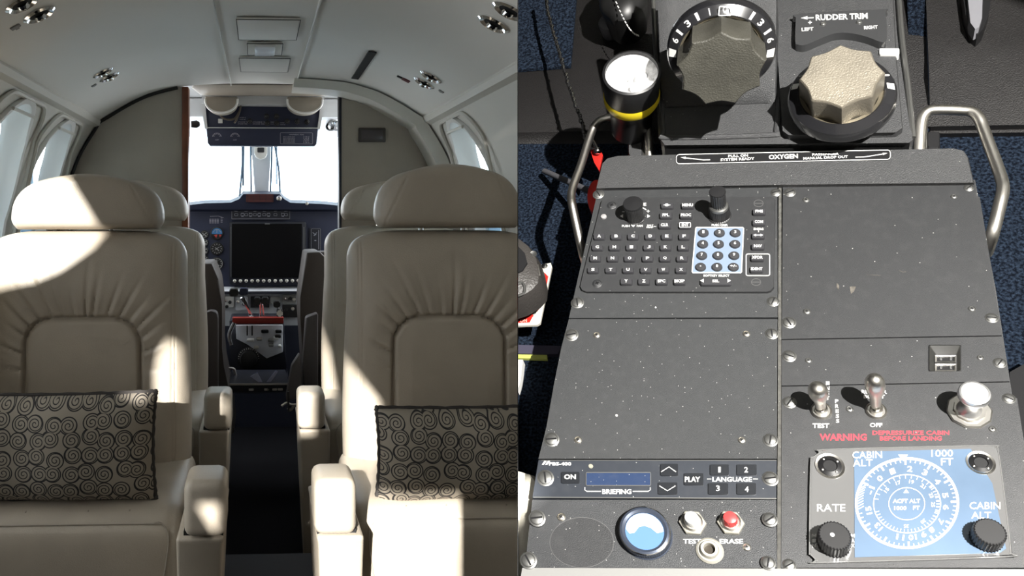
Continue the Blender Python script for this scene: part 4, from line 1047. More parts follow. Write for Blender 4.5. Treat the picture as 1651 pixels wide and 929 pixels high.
# knobs
def knurled(parent, x, y, prof_px, name, m=knobm, ribs=36, amp=.03, h0=HB, n=72, frame_at=None):
    s = K.scale(x, y, h0); M = frame_at or at(K, x, y, h0); bm = nbm()
    lathe(bm, [(max(r * s, .00005), z * s) for r, z in prof_px], M, n, rf=lambda a: 1 + amp * math.cos(ribs * a)); return obj(name, bm, m, parent, smooth=24)
knurled(kp, 1025, 352, [(15, 0), (15, 2), (13.5, 3), (13.5, 26), (15, 36), (16, 40), (15, 43), (0, 44)], 'range_knob', amp=.02)
k1 = knurled(kp, 1160, 348, [(19, 0), (19, 2), (17, 3), (16.5, 22), (15.5, 26), (14.5, 27)], 'cursor_knob', amp=.02)
knurled(kp, 1160, 348, [(15.6, 26), (15.2, 31), (13, 33), (12.8, 34)], 'knob_collar', dull, amp=0)
knurled(kp, 1160, 348, [(11.8, 33), (11.8, 60), (12.5, 66), (13.2, 70), (12.4, 72), (0, 72.5)], 'knob_stem', amp=.03, ribs=20)
bm = nbm(); lathe(bm, [(.0024, -.0005), (.0022, .0012), (.0001, .0018)], at(K, 973.5, 350, HB), 16); obj('light_sensor', bm, mat('sensor_grey', (.35, .34, .34), .4), kp)
for x, y in ((986.5, 331.5), (963, 457.5)): screw(kp, x, y, 6.5, HB, facep2, 'screw', 'cross')
for x, y in ((1223, 328), (1219, 455)):
    bm = nbm(); f = lambda a, b: K(a, b, HB + .0002); line(bm, f, ellipse(x, y, 7.5, 5.5, 18), .8, closed=True); line(bm, f, [(x - 8, y), (x + 8, y)], .8); obj('blank_screw', bm, mat('etched', (.12, .12, .12), .5), kp, smooth=0)
for x, y, r in ((965, 313.5, 7.5), (1251, 310.5, 7), (931, 488.5, 8.5), (1246.5, 486.5, 8.5)): screw(kp, x, y, r)
# ---------------------------------------------------------------- blank panel, left column
b1 = panel('blank_panel', 'square blank black panel below the keypad unit, flecked with lint', 'panel', [(917, 514.5), (1254, 514.5), (1253, 740), (868, 740), (881, 688), (893, 620), (905, 560)])
for x, y, r in ((921.5, 540.5, 9), (1244.5, 538.5, 9), (889.5, 709, 10), (1242, 710, 10)): screw(b1, x, y, r, m=dull)
for x, y, r in ((962, 540.5, 4.5), (1203.5, 538.5, 5), (932, 709.5, 5), (1196, 710, 5)): screw(b1, x, y, r, m=nickel, name='small_screw', kind='cross')
bm = nbm()
for x, y, r in ((994, 670, 2.2), (1057, 496, 1.6)): lathe(bm, [(r * K.scale(x, y), 0), (r * .7 * K.scale(x, y), .0006), (.00001, .0008)], at(K, x, y, .001), 10)
tag(obj('lint', bm, offwhite, frame=KM), 'two small white lint specks lying on the black console panels', 'lint', kind='stuff')
# ---------------------------------------------------------------- blank panel, right column
b2 = panel('blank_panel', 'largest blank grey-black panel at the upper right with a scuffed centre', 'panel', [(1262, 296), (1572, 290), (1575, 316), (1580, 318), (1616, 541), (1260, 547)], facep2)
for x, y, r in ((1273.5, 310.5, 8), (1562, 303, 7), (1272, 520.5, 9.5), (1599, 513, 9)): screw(b2, x, y, r, m=dull)
for x, y, r in ((1299.5, 322.5, 4.5), (1538, 317, 4.5), (1301, 502.5, 5), (1567, 498, 5)): screw(b2, x, y, r, name='small_screw', kind='cross', m=dull)
scuff = mat('scuff', (.11, .10, .085), .6, var=.5, vscale=200)
bm = nbm(); f = lambda a, b: K(a, b, .00115); line(bm, f, [(1397, 443), (1420, 444)], .5); line(bm, f, [(1450, 436), (1456, 439), (1461, 438)], .7); poly(bm, f, [(1349, 456), (1353, 460), (1353, 468), (1349, 464)]); poly(bm, f, [(1370, 462), (1380, 462), (1377, 470), (1372, 474)]); obj('scuff_marks', bm, scuff, b2, smooth=0)
# ---------------------------------------------------------------- usb panel
b3 = panel('usb_panel', 'narrow black panel with one square double USB socket', 'panel', [(1260, 548.5), (1617, 542.5), (1628, 615), (1260, 622)], facep2)
for x, y, r in ((1272.5, 574.5, 9.5), (1612, 585.5, 9)): screw(b3, x, y, r)
for x, y, r in ((1303.5, 581.5, 4.5), (1580.5, 577, 4.5)): screw(b3, x, y, r, name='small_screw', kind='cross')
bm = nbm(); o = rrect(1497, 556, 1550, 599, 2, 2); i1 = rrect(1508, 571, 1543, 598, 1.5, 2)
A = [K(x, y, .0012) for x, y in o]; A2 = [K(x, y, .0026) for x, y in rrect(1498.5, 557.5, 1548.5, 598, 2, 2)]; B_ = [K(x, y, .0012) for x, y in i1]
lo_ = [V(p.x, p.y, -.006) for p in B_]; loft(bm, [[V(p.x, p.y, 0) for p in A], A, A2, B_, lo_]); us = obj('usb_socket', bm, mat('usb_bezel', (.03, .03, .028), .22, coat=.5), b3)
for y in (578.5, 592.5):
    bm = nbm(); o = [K(x, yy, .0024) for x, yy in rrect(1507.5, y - 5.5, 1542, y + 6, .8, 2)]; i = [K(x, yy, .0022) for x, yy in rrect(1510.5, y - 3.6, 1539, y + 4.4, .5, 2)]
    quadgrid(bm, [o, i, [V(p.x, p.y, -.003) for p in i]], closeu=True); obj('usb_port', bm, steel, us)
    bm = nbm(); flatprism(bm, K, rrect(1511, y - 3.2, 1539, y + 4, .5, 2), .0012, .0006, .0012); obj('port_tongue', bm, black, us)
    for x in (1517, 1533): 
        bm = nbm(); flatprism(bm, K, rrect(x - 2, y - 3.4, x + 2, y + 1.5, .5, 2), .002, .001, .002); obj('port_contact', bm, chrome, us)

# ---------------------------------------------------------------- pressurization control panel (right column, bottom)
b4 = panel('pressurization_panel', 'black panel with two toggles, red warning text and a round cabin altitude dial', 'control panel', [(1260, 623.5), (1628, 616.5), (1632, 640), (1640, 642), (1684, 916), (1259, 916)], facep2)
for x, y, r in ((1273, 649, 9.5), (1626.5, 643, 9), (1272.5, 911.5, 9), (1606, 926, 8)): screw(b4, x, y, r)
for x, y, r in ((1370, 660, 5), (1600, 692, 5)): screw(b4, x, y, r, name='small_screw', kind='cross')
LB = nbm(); fz = fp(.00115)
text(LB, 'TEST', fz, 1323.5, 686.5, 27, 7.5, 0, .03); text(LB, 'OFF', fz, 1412.5, 685.5, 20, 7, 0, .03)
for i, c in enumerate('PRESS'): text(LB, c, fz, 1349 + i * .4, 647 + i * 8, 5.5, 6, 0, .03)
for i, c in enumerate('INST'): text(LB, c, fz, 1334.5 + i * 0, 618 + i * 8, 5.5, 6, 0, .03)
text(LB, 'RUDDER', fz, 1409.5, 632, 41, 6.5, 0, .03); text(LB, 'BOOST', fz, 1409.5, 639.8, 34, 6, 0, .03)
obj('lettering', LB, offwhite, b4, smooth=0)
LB = nbm(); text(LB, 'WARNING', fz, 1359.5, 705, 76, 11, 0, .03); text(LB, 'DEPRESSURIZE CABIN', fz, 1468.5, 698, 124, 6.8, 0, .02); text(LB, 'BEFORE LANDING', fz, 1468.5, 707, 100, 6.8, 0, .02); lab(obj('warning_lettering', LB, redprint, b4, smooth=0), 'red printed warning')
def toggle(x, y, top, hgt, label):
    s = K.scale(x, y); t = obj_ = None
    bm = nbm(); M = at(K, x, y, .001); lathe(bm, [(17.5 * s, 0), (17.5 * s, .0012), (15 * s, .002), (14 * s, .0012), (10.5 * s, .0012), (10.5 * s, .0045), (8.5 * s, .005), (6 * s, .003), (.0001, .003)], M, 36); nt_ = obj('toggle_switch', bm, steel, b4)
    a = K(x, y, .002); b = K(top[0], top[1], hgt); d = b - a; L_ = d.length
    q = d.to_track_quat('Z', 'Y').to_matrix().to_4x4(); M = Matrix.Translation(a) @ q
    bm = nbm(); pr = [(5, 0), (5.5, .16), (8.5, .18), (9, .3), (10, .52), (13, .64), (15.5, .78), (16.3, .90), (15.4, 1.02), (12, 1.12), (6.5, 1.17), (.01, 1.18)]
    lathe(bm, [(r * s, z * L_) for r, z in pr], M, 28); obj('bat_lever', bm, nickel, nt_, smooth=70)
toggle(1324, 663, (1318.5, 628), .028, '')
toggle(1412.5, 663, (1410.5, 616), .034, '')
s_ = K.scale(1560, 665)
bm = nbm(); lathe(bm, [(37 * s_, 0), (37.5 * s_, .0015), (35 * s_, .0022), (27 * s_, .0022), (26 * s_, .004), (20 * s_, .004), (.0001, .004)], at(K, 1562, 664, .001), 10); bz = obj('push_pull_base', bm, steel, b4)
bm = nbm(); M = at(K, 1562, 661, .004); lathe(bm, [(21 * s_, 0), (20.5 * s_, .001), (15 * s_, .003), (12.5 * s_, .007), (12 * s_, .012), (15 * s_, .016), (23 * s_, .0185), (25.5 * s_, .0195), (26 * s_, .0225), (24 * s_, .024), (21.5 * s_, .0242), (21 * s_, .0238), (.0001, .0238)], M, 48)
obj('push_pull_knob', bm, mat('turned_chrome', (.85, .85, .85), .3, .9), bz)
# pressurization controller unit
pc = thing('cabin_altitude_controller', 'rectangular controller with blue round cabin altitude dial and two black knobs', 'controller', K(1462, 815, .001), KM)
bm = nbm(); oo = [(1325, 728), (1340, 724.5), (1590, 718.5), (1604, 722), (1611, 735), (1629, 880), (1627, 892), (1617, 898), (1330, 907), (1318, 904), (1307, 893), (1305, 882), (1307, 750), (1311, 738)]
oo = [(p.x, p.y) for p in smooth_path([V(a, b, 0) for a, b in oo + [oo[0]]], 3)][:-1]
flatprism(bm, K, oo, .004, .001, .004, 0, 1.0); bmesh.ops.bevel(bm, geom=[e for e in bm.edges if abs(e.verts[0].co.z - .004) < 1e-5 and abs(e.verts[1].co.z - .004) < 1e-5], offset=.0008, segments=2, profile=.5, affect='EDGES')
obj('housing', bm, mat('dial_housing', (.15, .15, .15), .12, coat=1.0), pc)
H4 = .0042
bm = nbm(); line(bm, fp(H4), oo, 1.6, closed=True); obj('edge_highlight', bm, mat('edge_glint', (.6, .6, .6), .2, .9), pc, smooth=0)  # bright line drawn along the rim as its highlight
bm = nbm(); P = [K(x, y, H4) for x, y in [(1377, 729), (1565, 724), (1600, 780), (1622, 885), (1612, 892), (1378, 899)]]; loft(bm, [P, [p + V(0, 0, .0002) for p in P]]); bl = obj('dial_window', bm, mat('dial_blue', (.13, .195, .29), .22, coat=.6, var=.2, vscale=12), pc)
fd = fp(H4 + .0004); DCX, DCY, RX, RY = 1462.5, 811.5, 82, 72
def E_(rx, ry, n=64): return ellipse(DCX, DCY, rx, ry, n)
def dp(a, k, ecc=1.0):   # a clockwise from top in degrees
    t = math.radians(a); return (DCX + RX * k * math.sin(t), DCY - RY * k * math.cos(t))
LB = nbm()
line(LB, fd, E_(RX, RY), 4.2, closed=True)
line(LB, fd, ellipse(1462.5, 812.5, 54, 47, 60), 1.4, closed=True); line(LB, fd, ellipse(1462, 812.5, 29, 26, 40), 1.2, closed=True)
for i in range(60):
    a = i * 6 - 3
    if 258 < a < 292: continue
    big = i % 5 == 0; line(LB, fd, [dp(a + 1, .97), dp(a + 1, .86 if big else .91)], 3.2 if big else 1.6)
for n_, a in (('0', 316), ('1', 338), ('2', 4), ('3', 27), ('4', 51), ('5', 77), ('6', 97), ('7', 122), ('8', 141), ('9', 155), ('10', 172), ('11', 190), ('13', 227), ('15', 258), ('-1', 292)):
    x, y = dp(a, .77); text(LB, n_, fd, x, y, 8.5 if len(n_) < 2 else 13, 9.5, a, .03)
for n_, a in (('15', 308), ('17', 340), ('19', 10), ('21', 38), ('23', 68), ('25', 92), ('30', 142), ('35', 182)):
    t = math.radians(a); text(LB, n_, fd, 1462.5 + 42 * math.sin(t), 812.5 - 36 * math.cos(t), 8, 6, a, .02)
for i in range(50):
    a = -80 + i * (340 / 50 if i > 18 else 11); 
    if a > 262: break
    t = math.radians(a); line(LB, fd, [(1462.5 + 53 * math.sin(t), 812.5 - 46 * math.cos(t)), (1462.5 + 47 * math.sin(t), 812.5 - 41 * math.cos(t))], 1.2)
for i in range(9):
    a = 262 + i * 3.6; x, y = dp(a, .97); line(LB, fd, [(x, y), (x + 9, y - 5)], 1.4)
poly(LB, fd, [(1448, 733), (1464, 733), (1456.5, 744)]); poly(LB, fd, [(1456.5, 795), (1465.5, 795), (1461, 788.5)])
text(LB, 'ACFT ALT', fd, 1461.5, 808, 44, 6.5, 0, .03); text(LB, '1000', fd, 1451.5, 819.5, 20, 6.5, 0, .03); text(LB, 'FT', fd, 1477.5, 819, 11, 6.5, 0, .03)
text(LB, 'CABIN', fd, 1398, 733.5, 48, 11.5, -1, .01); text(LB, 'ALT', fd, 1391, 746.5, 32, 11, -1, .01); text(LB, '1000', fd, 1519, 731, 35, 11.5, -1, .01); text(LB, 'FT', fd, 1527, 744.5, 20, 11.5, -1, .01)
text(LB, 'RATE', fd, 1340, 819, 46, 12, 0, .01); text(LB, 'CABIN', fd, 1588, 815.5, 50, 11.5, 0, .01); text(LB, 'ALT', fd, 1582, 831, 32, 11, 0, .01)
for i, c in enumerate('MIN'): text(LB, c, fd, 1312.5, 864 + i * 8, 6, 6, 0, .02)
for i, c in enumerate('MAX'): text(LB, c, fd, 1375, 864 + i * 8, 6, 6, 0, .02)
obj('dial_lettering', LB, white, pc, smooth=0)
for x, y in ((1338, 752), (1581, 747)):
    bm = nbm(); s = K.scale(x, y); M = at(K, x, y, .004)
    lathe(bm, [(24 * s, 0), (23.5 * s, .0010), (20 * s, .0006), (19.5 * s, -.001)], M, 40); fr_ = obj('corner_ring', bm, steel, pc)
    bm = nbm(); lathe(bm, [(19.3 * s, -.001), (19 * s, .0008), (12 * s, .0018), (10.5 * s, .001), (.0001, .001)], M, 32); obj('ring_cap', bm, black, fr_)
    for a in (35, 125, 215, 305):
        bm = nbm(); lathe(bm, [(2.2 * s, 0), (2 * s, .001), (.00001, .0013)], M @ Matrix.Translation((15.5 * s * math.cos(math.radians(a)), 14.5 * s * math.sin(math.radians(a)), .001)), 10); obj('pin', bm, steel, fr_)
for x, y, w_ in ((1344, 876, 1), (1590, 869, 0)):
    k = knurled(pc, x, y, [(27, 0), (27, 3), (26, 4), (26, 42), (25, 44), (23, 45), (0, 45)], 'control_knob', ribs=30, amp=.03, h0=.004, n=180)
    if w_:
        bm = nbm(); s = K.scale(x, y); p = K(x, y, .004 + 45 * s); lathe(bm, [(3.6 * s, .0001), (.00001, .0003)], Matrix.Translation(p + V(.0, 15 * s, 0)), 14, cap=False); obj('white_dot', bm, white, k)
# ---------------------------------------------------------------- audio briefing unit
b5 = panel('briefing_unit', 'narrow navy-black audio briefing unit with ON and PLAY buttons', 'audio unit', [(868, 742), (1252.5, 742), (1252, 803), (858, 803)], mat('briefing_face', (.030, .035, .045), .38, specks=.12, sscale=420, spec=.6), h1=.003)
bm = nbm(); line(bm, fp(.0031), [(860, 802), (1252, 804)], 1.6); line(bm, fp(.0031), [(873, 742.5), (1252, 742.5)], 1); obj('bright_edge', bm, dull, b5, smooth=0)
HU = .0032; fu = fp(HU); btn = mat('button_dark', (.016, .018, .022), .3, spec=.6)
def button(x0, y0, x1, y1, h=.001):
    bm = nbm(); flatprism(bm, K, rrect(x0, y0, x1, y1, 1.5, 2), HU + h, HU - .0005, HU + h, 0, .9995); return obj('button', bm, btn, b5)
button(905, 761, 934, 779); button(1065, 748, 1093, 767); button(1061, 778, 1092, 797); button(1103, 763, 1134, 782)
button(1145, 749, 1175, 766); button(1188, 749, 1220, 766); button(1142, 779, 1174, 797); button(1188, 779, 1219, 797)
LB = nbm(); fb2 = fp(HU + .0012)
text(LB, 'ON', fb2, 919, 769, 19, 8, 0, .035); text(LB, 'PLAY', fb2, 1116.5, 773, 25, 8.5, 0, .035)
for c, x, y in (('1', 1160, 757.5), ('2', 1203, 757.5), ('3', 1157.5, 787.5), ('4', 1204, 789)): text(LB, c, fb2, x, y, 4 if c == '1' else 6, 9, 0, .02)
text(LB, 'LANGUAGE', fu, 1180.5, 773, 64, 8, 0, .03); line(LB, fu, [(1140, 772.5), (1147, 772.5)], 1.2); line(LB, fu, [(1214, 772.5), (1222, 772.5)], 1.2)
line(LB, fb2, [(1066, 761), (1078.5, 753), (1090, 761)], 1.3); line(LB, fb2, [(1063, 783.5), (1076, 791.5), (1089, 783.5)], 1.3)
text(LB, 'BRIEFING', fu, 994.5, 793, 47, 8, 0, .03); line(LB, fu, [(943, 786), (943, 790), (946, 792.5), (969, 792.5)], 1.3); line(LB, fu, [(1048.5, 786), (1048.5, 790), (1045, 792.5), (1020, 792.5)], 1.3)
text(LB, 'PBS-400', fu, 903, 748, 36, 5.6, 0, .035)
for x in (873.5, 879): poly(LB, fu, [(x, 749.5), (x + 4, 743.5), (x + 8, 743.5), (x + 3.5, 749.5)])
obj('lettering', LB, offwhite, b5, smooth=0)
bm = nbm(); flatprism(bm, K, rrect(945, 762, 1049, 783, 1.5), HU, HU - .001, HU + .0004); dw = obj('display_window', bm, mat('lcd_blue', (.03, .05, .11), .2, coat=.6, specks=.2, sscale=600), b5)
bm = nbm(); line(bm, fp(HU + .0006), rrect(945, 762, 1049, 783, 1.5), 1.1, closed=True); obj('window_edge', bm, dull, dw, smooth=0)
bm = nbm(); lathe(bm, [(4 * K.scale(952, 752), 0), (3.5 * K.scale(952, 752), .0006), (.00001, .0007)], at(K, 952.5, 752, HU), 16); obj('light_sensor', bm, mat('sensor_tan', (.32, .31, .25), .5), b5)
for x, y, r in ((879.5, 771, 11), (1242, 772, 11)): screw(b5, x, y, r, .003)
# ---------------------------------------------------------------- recorder control panel
b6 = panel('recorder_panel', 'black cockpit recorder panel with round meter, white and red push buttons', 'control panel', [(858, 806), (1252, 806), (1253, 916), (846, 916)], mat('recorder_face', (.032, .034, .037), .45, bump=.3, bscale=2000, specks=.2, sscale=420, spec=.55, var=.2, vscale=20))
for x, y, r in ((866, 836, 11), (1241, 838, 10.5), (852, 904, 11), (1238.5, 908, 10)): screw(b6, x, y, r, .003)
for x, y in ((905, 834), (1204, 882.5)): screw(b6, x, y, 5.5, name='small_screw', kind='cross', m=nickel)
bm = nbm(); flatprism(bm, K, ellipse(938, 875, 51, 40), .0014, .0, .0014); sg = obj('speaker_disc', bm, mat('disc_black', (.028, .029, .031), .5, bump=.3, bscale=2000, specks=.1, sscale=420), b6)
bm = nbm(); line(bm, fp(.0015), ellipse(938, 875, 51.5, 40.5), .8, closed=True); obj('disc_edge', bm, mat('etched', (.1, .1, .1), .5), sg, smooth=0)
x, y = 1041, 862; s = K.scale(x, y); M = at(K, x, y, .001)
k = knurled(b6, x, y, [(43, 0), (43, 2), (41.5, 3), (41.5, 14), (42, 15), (41, 20), (36, 22), (32, 20), (31, 17)], 'meter', mat('meter_rim', (.07, .085, .12), .3, .4), ribs=70, amp=.006, h0=.001, n=140)
bm = nbm(); lathe(bm, [(41 * s, 19.5 * s), (41.3 * s, 20.5 * s), (40.3 * s, 21 * s), (39.5 * s, 21.3 * s)], M, 60, cap=False); obj('rim_highlight', bm, chrome, k)
Hm = .001 + 17 * s; cxp, cyp = 1041, 844.5
# place the dial by true centre on the raised plane
pc0 = M @ V(0, 0, 17 * s)
def fm(h): return lambda a, b: V(pc0.x + a * s, pc0.y - b * s, pc0.z + h)
bm = nbm(); poly(bm, fm(0), [(31.5 * math.cos(2 * PI * i / 48), 31.5 * math.sin(2 * PI * i / 48)) for i in range(48)]); obj('meter_face', bm, mat('meter_blue', (.12, .24, .48), .3, coat=.8), k, smooth=0)
bm = nbm(); poly(bm, fm(.0003), [(30 * math.cos(a), 30 * math.sin(a)) for a in [PI + .05 + (PI - .1) * i / 24 for i in range(25)]] + [(20, 2), (10, -6), (0, -9), (-9, -6), (-16, 4), (-24, 6)]); obj('meter_scale', bm, white, k, smooth=0)
def pushbutton(x, y, m_, name):
    s = K.scale(x, y)
    bm = nbm(); M = at(K, x, y, .001)
    lathe(bm, [(22 * s, 0), (22 * s, .003), (20 * s, .0036)], M, 6); box_ = obj(name, bm, mat('nut_cream', (.55, .53, .46), .35, .4), b6)
    bm = nbm(); lathe(bm, [(17 * s, .003), (17 * s, .0048), (14 * s, .0055), (13 * s, .0048)], M, 32); obj('collar', bm, nickel, box_)
    bm = nbm(); lathe(bm, [(11.5 * s, .004), (11.5 * s, .0115), (10.5 * s, .0125), (6 * s, .0130), (.0001, .0131)], M, 32); obj('cap', bm, m_, box_)
pushbutton(1117, 845, white, 'white_push_button'); pushbutton(1178.5, 845, mat('red_cap', (.75, .06, .06), .35), 'red_push_button')
x, y = 1144.5, 889; s = K.scale(x, y); M = at(K, x, y, .001)
bm = nbm(); lathe(bm, [(22 * s, 0), (22.5 * s, .001), (19 * s, .0022), (16 * s, .0022), (15.5 * s, .0042), (13.5 * s, .0056), (9.5 * s, .0056), (9 * s, .0046), (8.8 * s, 0.001)], M, 36, cap=False); jk = obj('headset_jack', bm, mat('nut_cream', ()), b6)
bm = nbm(); lathe(bm, [(8.8 * s, .0015), (.0001, .0015)], M, 20, cap=False); obj('jack_hole', bm, mat('jack_hole', (.03, .022, .012), .5), jk)
LB = nbm(); fz = fp(.00115); text(LB, 'TEST', fz, 1116, 873, 29, 8, 0, .03); text(LB, 'ERASE', fz, 1179, 873, 38, 8, 0, .03); text(LB, 'HEADSET', fz, 1144, 921, 56, 8, 0, .03)
LB2 = LB; obj('lettering', LB, offwhite, b6, smooth=0)

# ---------------------------------------------------------------- trim wheel housing above the console
th_ = thing('trim_control_housing', 'black moulded housing with two big scalloped trim knobs above the console', 'housing', K(1260, 120, HF), KM)
bm = nbm()
o = [(1048, -30), (1052, 60), (1060, 160), (1064, 222), (1070, 230), (1468, 225), (1474, 220), (1466, 120), (1456, 20), (1452, -30)]
P = [K(x, y, .014) for x, y in o]; loft(bm, [[V(p.x, p.y, HF) for p in P], [V(p.x, p.y, .010) for p in P], [V(p.x * .985, p.y - .003, .014) for p in P]]); obj('base', bm, alloy, th_)
# raised right-hand deck and the upper bank of the left-hand recess
bm = nbm(); P = [K(x, y, .022) for x, y in [(1250, -30), (1252, 60), (1262, 208), (1272, 215), (1446, 210), (1456, 203), (1446, 90), (1440, -30)]]
loft(bm, [[V(p.x, p.y, .012) for p in P], [V(p.x, p.y, .020) for p in P], [V(p.x * .99, p.y - .002, .022) for p in P]]); obj('right_deck', bm, alloy, th_)
bm = nbm(); A = [K(x, y, .026) for x, y in ((1072, 172), (1246, 164))]; 
lo1 = K(1066, 176, .014); lo2 = K(1254, 166, .014)
SL = .085
def ramp(x, y, h): return K(x, y, h)
R0 = [K(1068, 172, .016), K(1250, 164, .016)]
R1 = [K(1060, -30, .075), K(1252, -30, .075)]
rows = []
for i in range(9):
    t = i / 8; a = R0[0].lerp(R1[0], t); b = R0[1].lerp(R1[1], t); bulge = .010 * math.sin(min(1, t * 3) * PI / 2)
    rows.append([V(a.x - .002, a.y, .0), V(a.x, a.y, a.z + bulge - .003), V(a.x + .006, a.y, a.z + bulge)] + [a.lerp(b, k / 8) + V(0, 0, bulge) for k in range(1, 8)] + [V(b.x - .006, b.y, b.z + bulge), V(b.x, b.y, b.z + bulge - .003), V(b.x + .002, b.y, .0)])
loft(bm, rows); obj('left_slope', bm, alloy, th_)
# recess lip beneath left knob
bm = nbm()
tube(bm, smooth_path([K(x, y, .015) for x, y in ((1068, 160), (1069, 212), (1080, 222), (1240, 218), (1252, 210), (1256, 160))], 5), .0022, 8); obj('recess_lip', bm, alloy, th_)
bm = nbm(); tube(bm, smooth_path([K(x, y, h) for x, y, h in ((1052, -20, .016), (1056, 60, .016), (1061, 140, .015), (1066, 222, .012))], 5), .0020, 8); obj('edge_bead', bm, dull, th_); bm = nbm(); tube(bm, smooth_path([K(x, y, h) for x, y, h in ((1448, -20, .016), (1454, 60, .016), (1464, 140, .015), (1472, 222, .012))], 5), .0020, 8); obj('edge_bead', bm, dull, th_)
def scallop(n, k): return lambda a: 1 - k * abs(math.sin(n * a / 2)) ** .9
def trim_knob(cxp, cyp, d, tilt, R, hk, rot, n, ringpos, ringR, labels, mring, mface, ph=0, ringn=0):
    T = Plane(cxp, cyp, d, tilt, ph); Q = K.Mi @ T.M; s = d / F * 1.06
    bm = nbm(); lathe(bm, [(ringR * s, -.012), (ringR * s, -.004), (ringR * .97 * s, -.001), (ringR * .80 * s, .0035), (ringR * .77 * s, .0030), (ringR * .76 * s, -.006), (.0001, -.006)], Q, 72)
    rg = obj('dial_ring', bm, mring, th_, smooth=30)
    bm = nbm(); M = Q @ Matrix.Rotation(rot, 4, 'Z')
    sf = scallop(n, .13)
    lathe(bm, [(R * s, -.005), (R * s, hk - .0025), (R * .985 * s, hk - .0008), (R * .95 * s, hk)], M, 180, rf=sf)
    kb = obj('trim_knob', bm, mface, th_, smooth=35)
    bm = nbm(); lathe(bm, [(R * 1.06 * s, -.006), (R * 1.06 * s, .001), (R * .9 * s, .001)], Q, 64, cap=False); obj('knob_skirt', bm, mat('knob_bronze', (.16, .14, .10), .3, .6), th_)
    bm = nbm()
    def f(r, a, h=.0):   # ring polar, clockwise from top, on the sloping ring face
        t = math.radians(a); k = (r / ringR - .80) / .17; z = .0035 - max(0, min(1, k)) * .0045 + .0004
        return Q @ V(r * s * math.sin(t), r * s * math.cos(t), z)
    for a, w_, kind in labels:
        if kind == 'bar': q = [f(ringR * .82, a - w_), f(ringR * .955, a - w_), f(ringR * .955, a + w_), f(ringR * .82, a + w_)]; bm.faces.new([bm.verts.new(p) for p in q])
        else:
            fx = lambda X, Y, a=a: f(ringR * .885 - Y, a + math.degrees(X / (ringR * .885)))
            text(bm, kind, fx, 0, 0, w_ * .9, 9, 0, .02)
    obj('dial_marks', bm, white, rg, smooth=0)
    return Q, s
ringm = mat('dial_ring_black', (.016, .016, .018), .25, spec=.6, coat=.4)
L1 = [(0, 7, 'O'), (-18, 1.6, '1'), (18, 1.6, '1'), (-33, 1.8, 'bar'), (33, 1.8, 'bar'), (-47, 8, '3'), (47, 8, '3'), (-62, 1.6, 'bar'), (62, 1.6, 'bar'), (-74, 8, '6'), (74, 8, '6'), (-92, 5.5, 'bar'), (92, 5.5, 'bar')]
Q1, s1 = trim_knob(1162, 82, .66, -24, 60, .034, .25, 9, None, 76, L1, ringm, mat('trim_knob_olive', (.055, .053, .043), .5, bump=.4, bscale=900, var=.25, vscale=40))
bm = nbm(); f = lambda a, b: Q1 @ V((a) * s1, (b) * s1, .0042)
line(bm, f, rrect(-8, 60, 8, 74, 1), 1.6, closed=True); obj('index_frame', bm, white, th_, smooth=0)
L2 = [(-80, 4.5, 'bar'), (80, 4.5, 'bar'), (-62, 4, 'o'), (62, 4, 'o')]
Q2, s2 = trim_knob(1356, 151, .655, 29, 54, .027, .1, 8, None, 71, L2, ringm, mat('trim_knob_worn_lit', (.24, .215, .17), .36, .3, bump=.3, bscale=900, var=.2, vscale=30))  # worn face, coloured paler for the light on it
# rudder trim placard
bm = nbm(); o = [(1283, 28), (1290, 22), (1420, 15), (1428, 20), (1430, 62), (1422, 68), (1400, 60), (1375, 54), (1350, 53), (1328, 60), (1300, 72), (1287, 72), (1282, 66)]
o = [(p.x, p.y) for p in smooth_path([V(a, b, 0) for a, b in o + [o[0]]], 3)][:-1]
flatprism(bm, K, o, .030, .020, .030, 0, .998); rp = obj('rudder_placard', bm, mat('placard_grey', (.045, .046, .048), .22, coat=.6), th_)
bm = nbm(); f = fp(.0303); text(bm, 'RUDDER TRIM', f, 1357, 27, 84, 9.5, -2, .03); line(bm, f, [(1300, 29), (1312, 28.5)], 1.6); poly(bm, f, [(1291, 29), (1302, 26), (1302, 31.5)]); line(bm, f, [(1303, 36.5), (1309, 36)], 1.4); line(bm, f, [(1306, 33.5), (1306, 39)], 1.4); text(bm, 'LEFT', f, 1302, 47, 19, 5.5, -4, .03)
text(bm, 'RIGHT', f, 1404, 44, 22, 5.5, -4, .03); obj('lettering', bm, offwhite, rp, smooth=0)
for x, y in ((1327, 39), (1385, 36.5)): screw(rp, x, y, 5, .030, name='screw', kind='cross') if False else None
for x, y in ((1327, 39), (1385, 36.5)):
    bm = nbm(); s = K.scale(x, y, .03); lathe(bm, [(5 * s, 0), (4.6 * s, .0008), (3 * s, .0014), (.0001, .0012)], at(K, x, y, .030), 18); obj('screw', bm, dull, rp)
bm = nbm(); flatprism(bm, K, rrect(1418, 78, 1450, 88, 2), .024, .018, .024); obj('index_mark', bm, white, th_)

